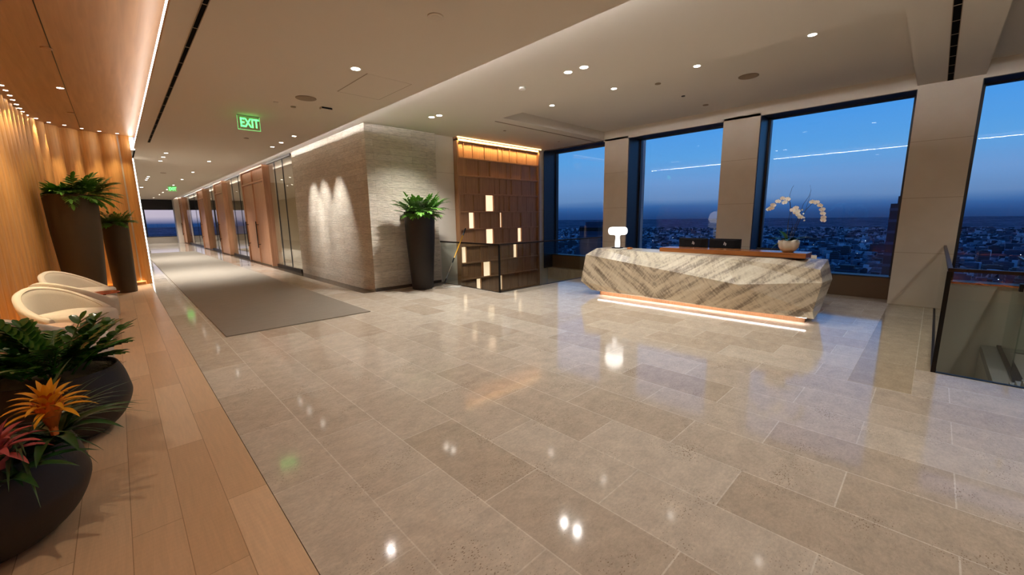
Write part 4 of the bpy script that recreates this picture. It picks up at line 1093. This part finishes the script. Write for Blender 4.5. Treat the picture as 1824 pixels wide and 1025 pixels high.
def city_building(x, y, w, d, h, label, m_, group=None, crown=False):
    t = thing('city_building', label, 'building', (x, y, -230), rnd.uniform(-.1, .1), group)
    b_ = MB(); b_.box(-w/2, w/2, -d/2, d/2, 0, h); b_.box(-w*.3, w*.3, -d*.3, d*.3, h, h+min(6, h*.08)); b_.build('tower', m_, t)
    wv = MB(); nf = max(2, int(h/9))
    for k in range(nf):
        z = h*(k+.5)/nf; wv.box(-w/2-.2, w/2+.2, -d/2-.2, d/2+.2, z-1.1, z+1.1)
    wv.build('window_band', mat('city_window_band', C(58, 70, 94), .4, .2), t)
    if crown:
        c_ = MB(); c_.box(-w/2-.5, w/2+.5, -d/2-.5, d/2+.5, h-7, h-2); c_.build('crown', BLACKM, t)
city_building(500, 345, 30, 30, 219, 'high tower with a dark crown seen through the window left of the desk lamp', CITYM, None, True)
city_building(470, 18, 22, 18, 239, 'dark tall tower standing against the big column edge, right of the orchid', CITYD)
city_building(760, 96, 60, 50, 120, 'broad office block straight behind the orchid window near its sill', CITYM)
placed = []
while len(placed) < 296:
    az = rnd.uniform(-20, 62); D = 330+rnd.random()**1.5*3000; a = math.radians(az)
    h = rnd.uniform(12, 60)+(rnd.random() < .25)*rnd.uniform(20, 80)*(D < 1500)
    if any((D*math.cos(a)-px)**2+(D*math.sin(a)-py)**2 < 58**2 for px, py in placed+[(500, 345), (470, 18), (760, 96)]): continue
    placed.append((D*math.cos(a), D*math.sin(a)))
    city_building(D*math.cos(a), D*math.sin(a), rnd.uniform(22, 60), rnd.uniform(20, 60), h, 'low dark block in the dusk city spread below the windows', rnd.choice([CITYM, CITYD]), 'distant city blocks')

def city_fabric():
    """low houses and sheds, too many to count"""
    rnd = random.Random(4); m = MB(); near_towers = placed+[(500, 345), (470, 18), (760, 96)]
    for k in range(9000):
        az = math.radians(rnd.uniform(-22, 66)); D = 480+rnd.random()**1.25*7500
        x, y = D*math.cos(az), D*math.sin(az); 
        if any((x-px)**2+(y-py)**2 < 48**2 for px, py in near_towers): continue
        w, d = rnd.uniform(9, 34)*(1+D/5000), rnd.uniform(9, 30)*(1+D/5000); h = rnd.uniform(5, 22)*(1+D/7000)
        a = rnd.choice((0, 0, .35)); ca, sa = math.cos(a), math.sin(a)
        vs = [(x+ca*i*w/2-sa*j*d/2, y+sa*i*w/2+ca*j*d/2, z) for z in (-230, -230+h) for i, j in ((-1, -1), (1, -1), (1, 1), (-1, 1))]
        m.add(vs, [(4, 5, 6, 7), (0, 1, 5, 4), (1, 2, 6, 5), (2, 3, 7, 6), (3, 0, 4, 7)])
    mt, n, l, b = nt('city_houses')
    tc = n.new('ShaderNodeTexCoord'); vo = n.new('ShaderNodeTexVoronoi'); vo.inputs['Scale'].default_value = .02; l.new(tc.outputs['Object'], vo.inputs[0])
    bw = n.new('ShaderNodeRGBToBW'); l.new(vo.outputs['Color'], bw.inputs[0])
    cr = n.new('ShaderNodeValToRGB'); e = cr.color_ramp.elements; e[0].position = .25; e[0].color = C(34, 46, 62); e[1].position = .85; e[1].color = C(190, 198, 208); x = e.new(.6); x.color = C(80, 98, 118)
    l.new(bw.outputs[0], cr.inputs[0]); l.new(cr.outputs[0], b.inputs['Base Color']); b.inputs['Roughness'].default_value = .9
    o = m.build('city_houses', mt); tag(o, 'low houses and sheds of the dusk city spreading to the horizon', 'houses', None, 'stuff')
    m = MB()
    for k in range(150):
        az = math.radians(rnd.uniform(-22, 66)); D = 480+rnd.random()*4200; x, y = D*math.cos(az), D*math.sin(az); r = D*.0006*rnd.uniform(.4, 1.2); z = -230+rnd.uniform(14, 30)
        m.box(x-r, x+r, y-r, y+r, z-r, z+r)
    o = m.build('street_lights', CLIGHT); tag(o, 'scattered points of street light across the dusk city', 'street lights', None, 'stuff')
city_fabric()
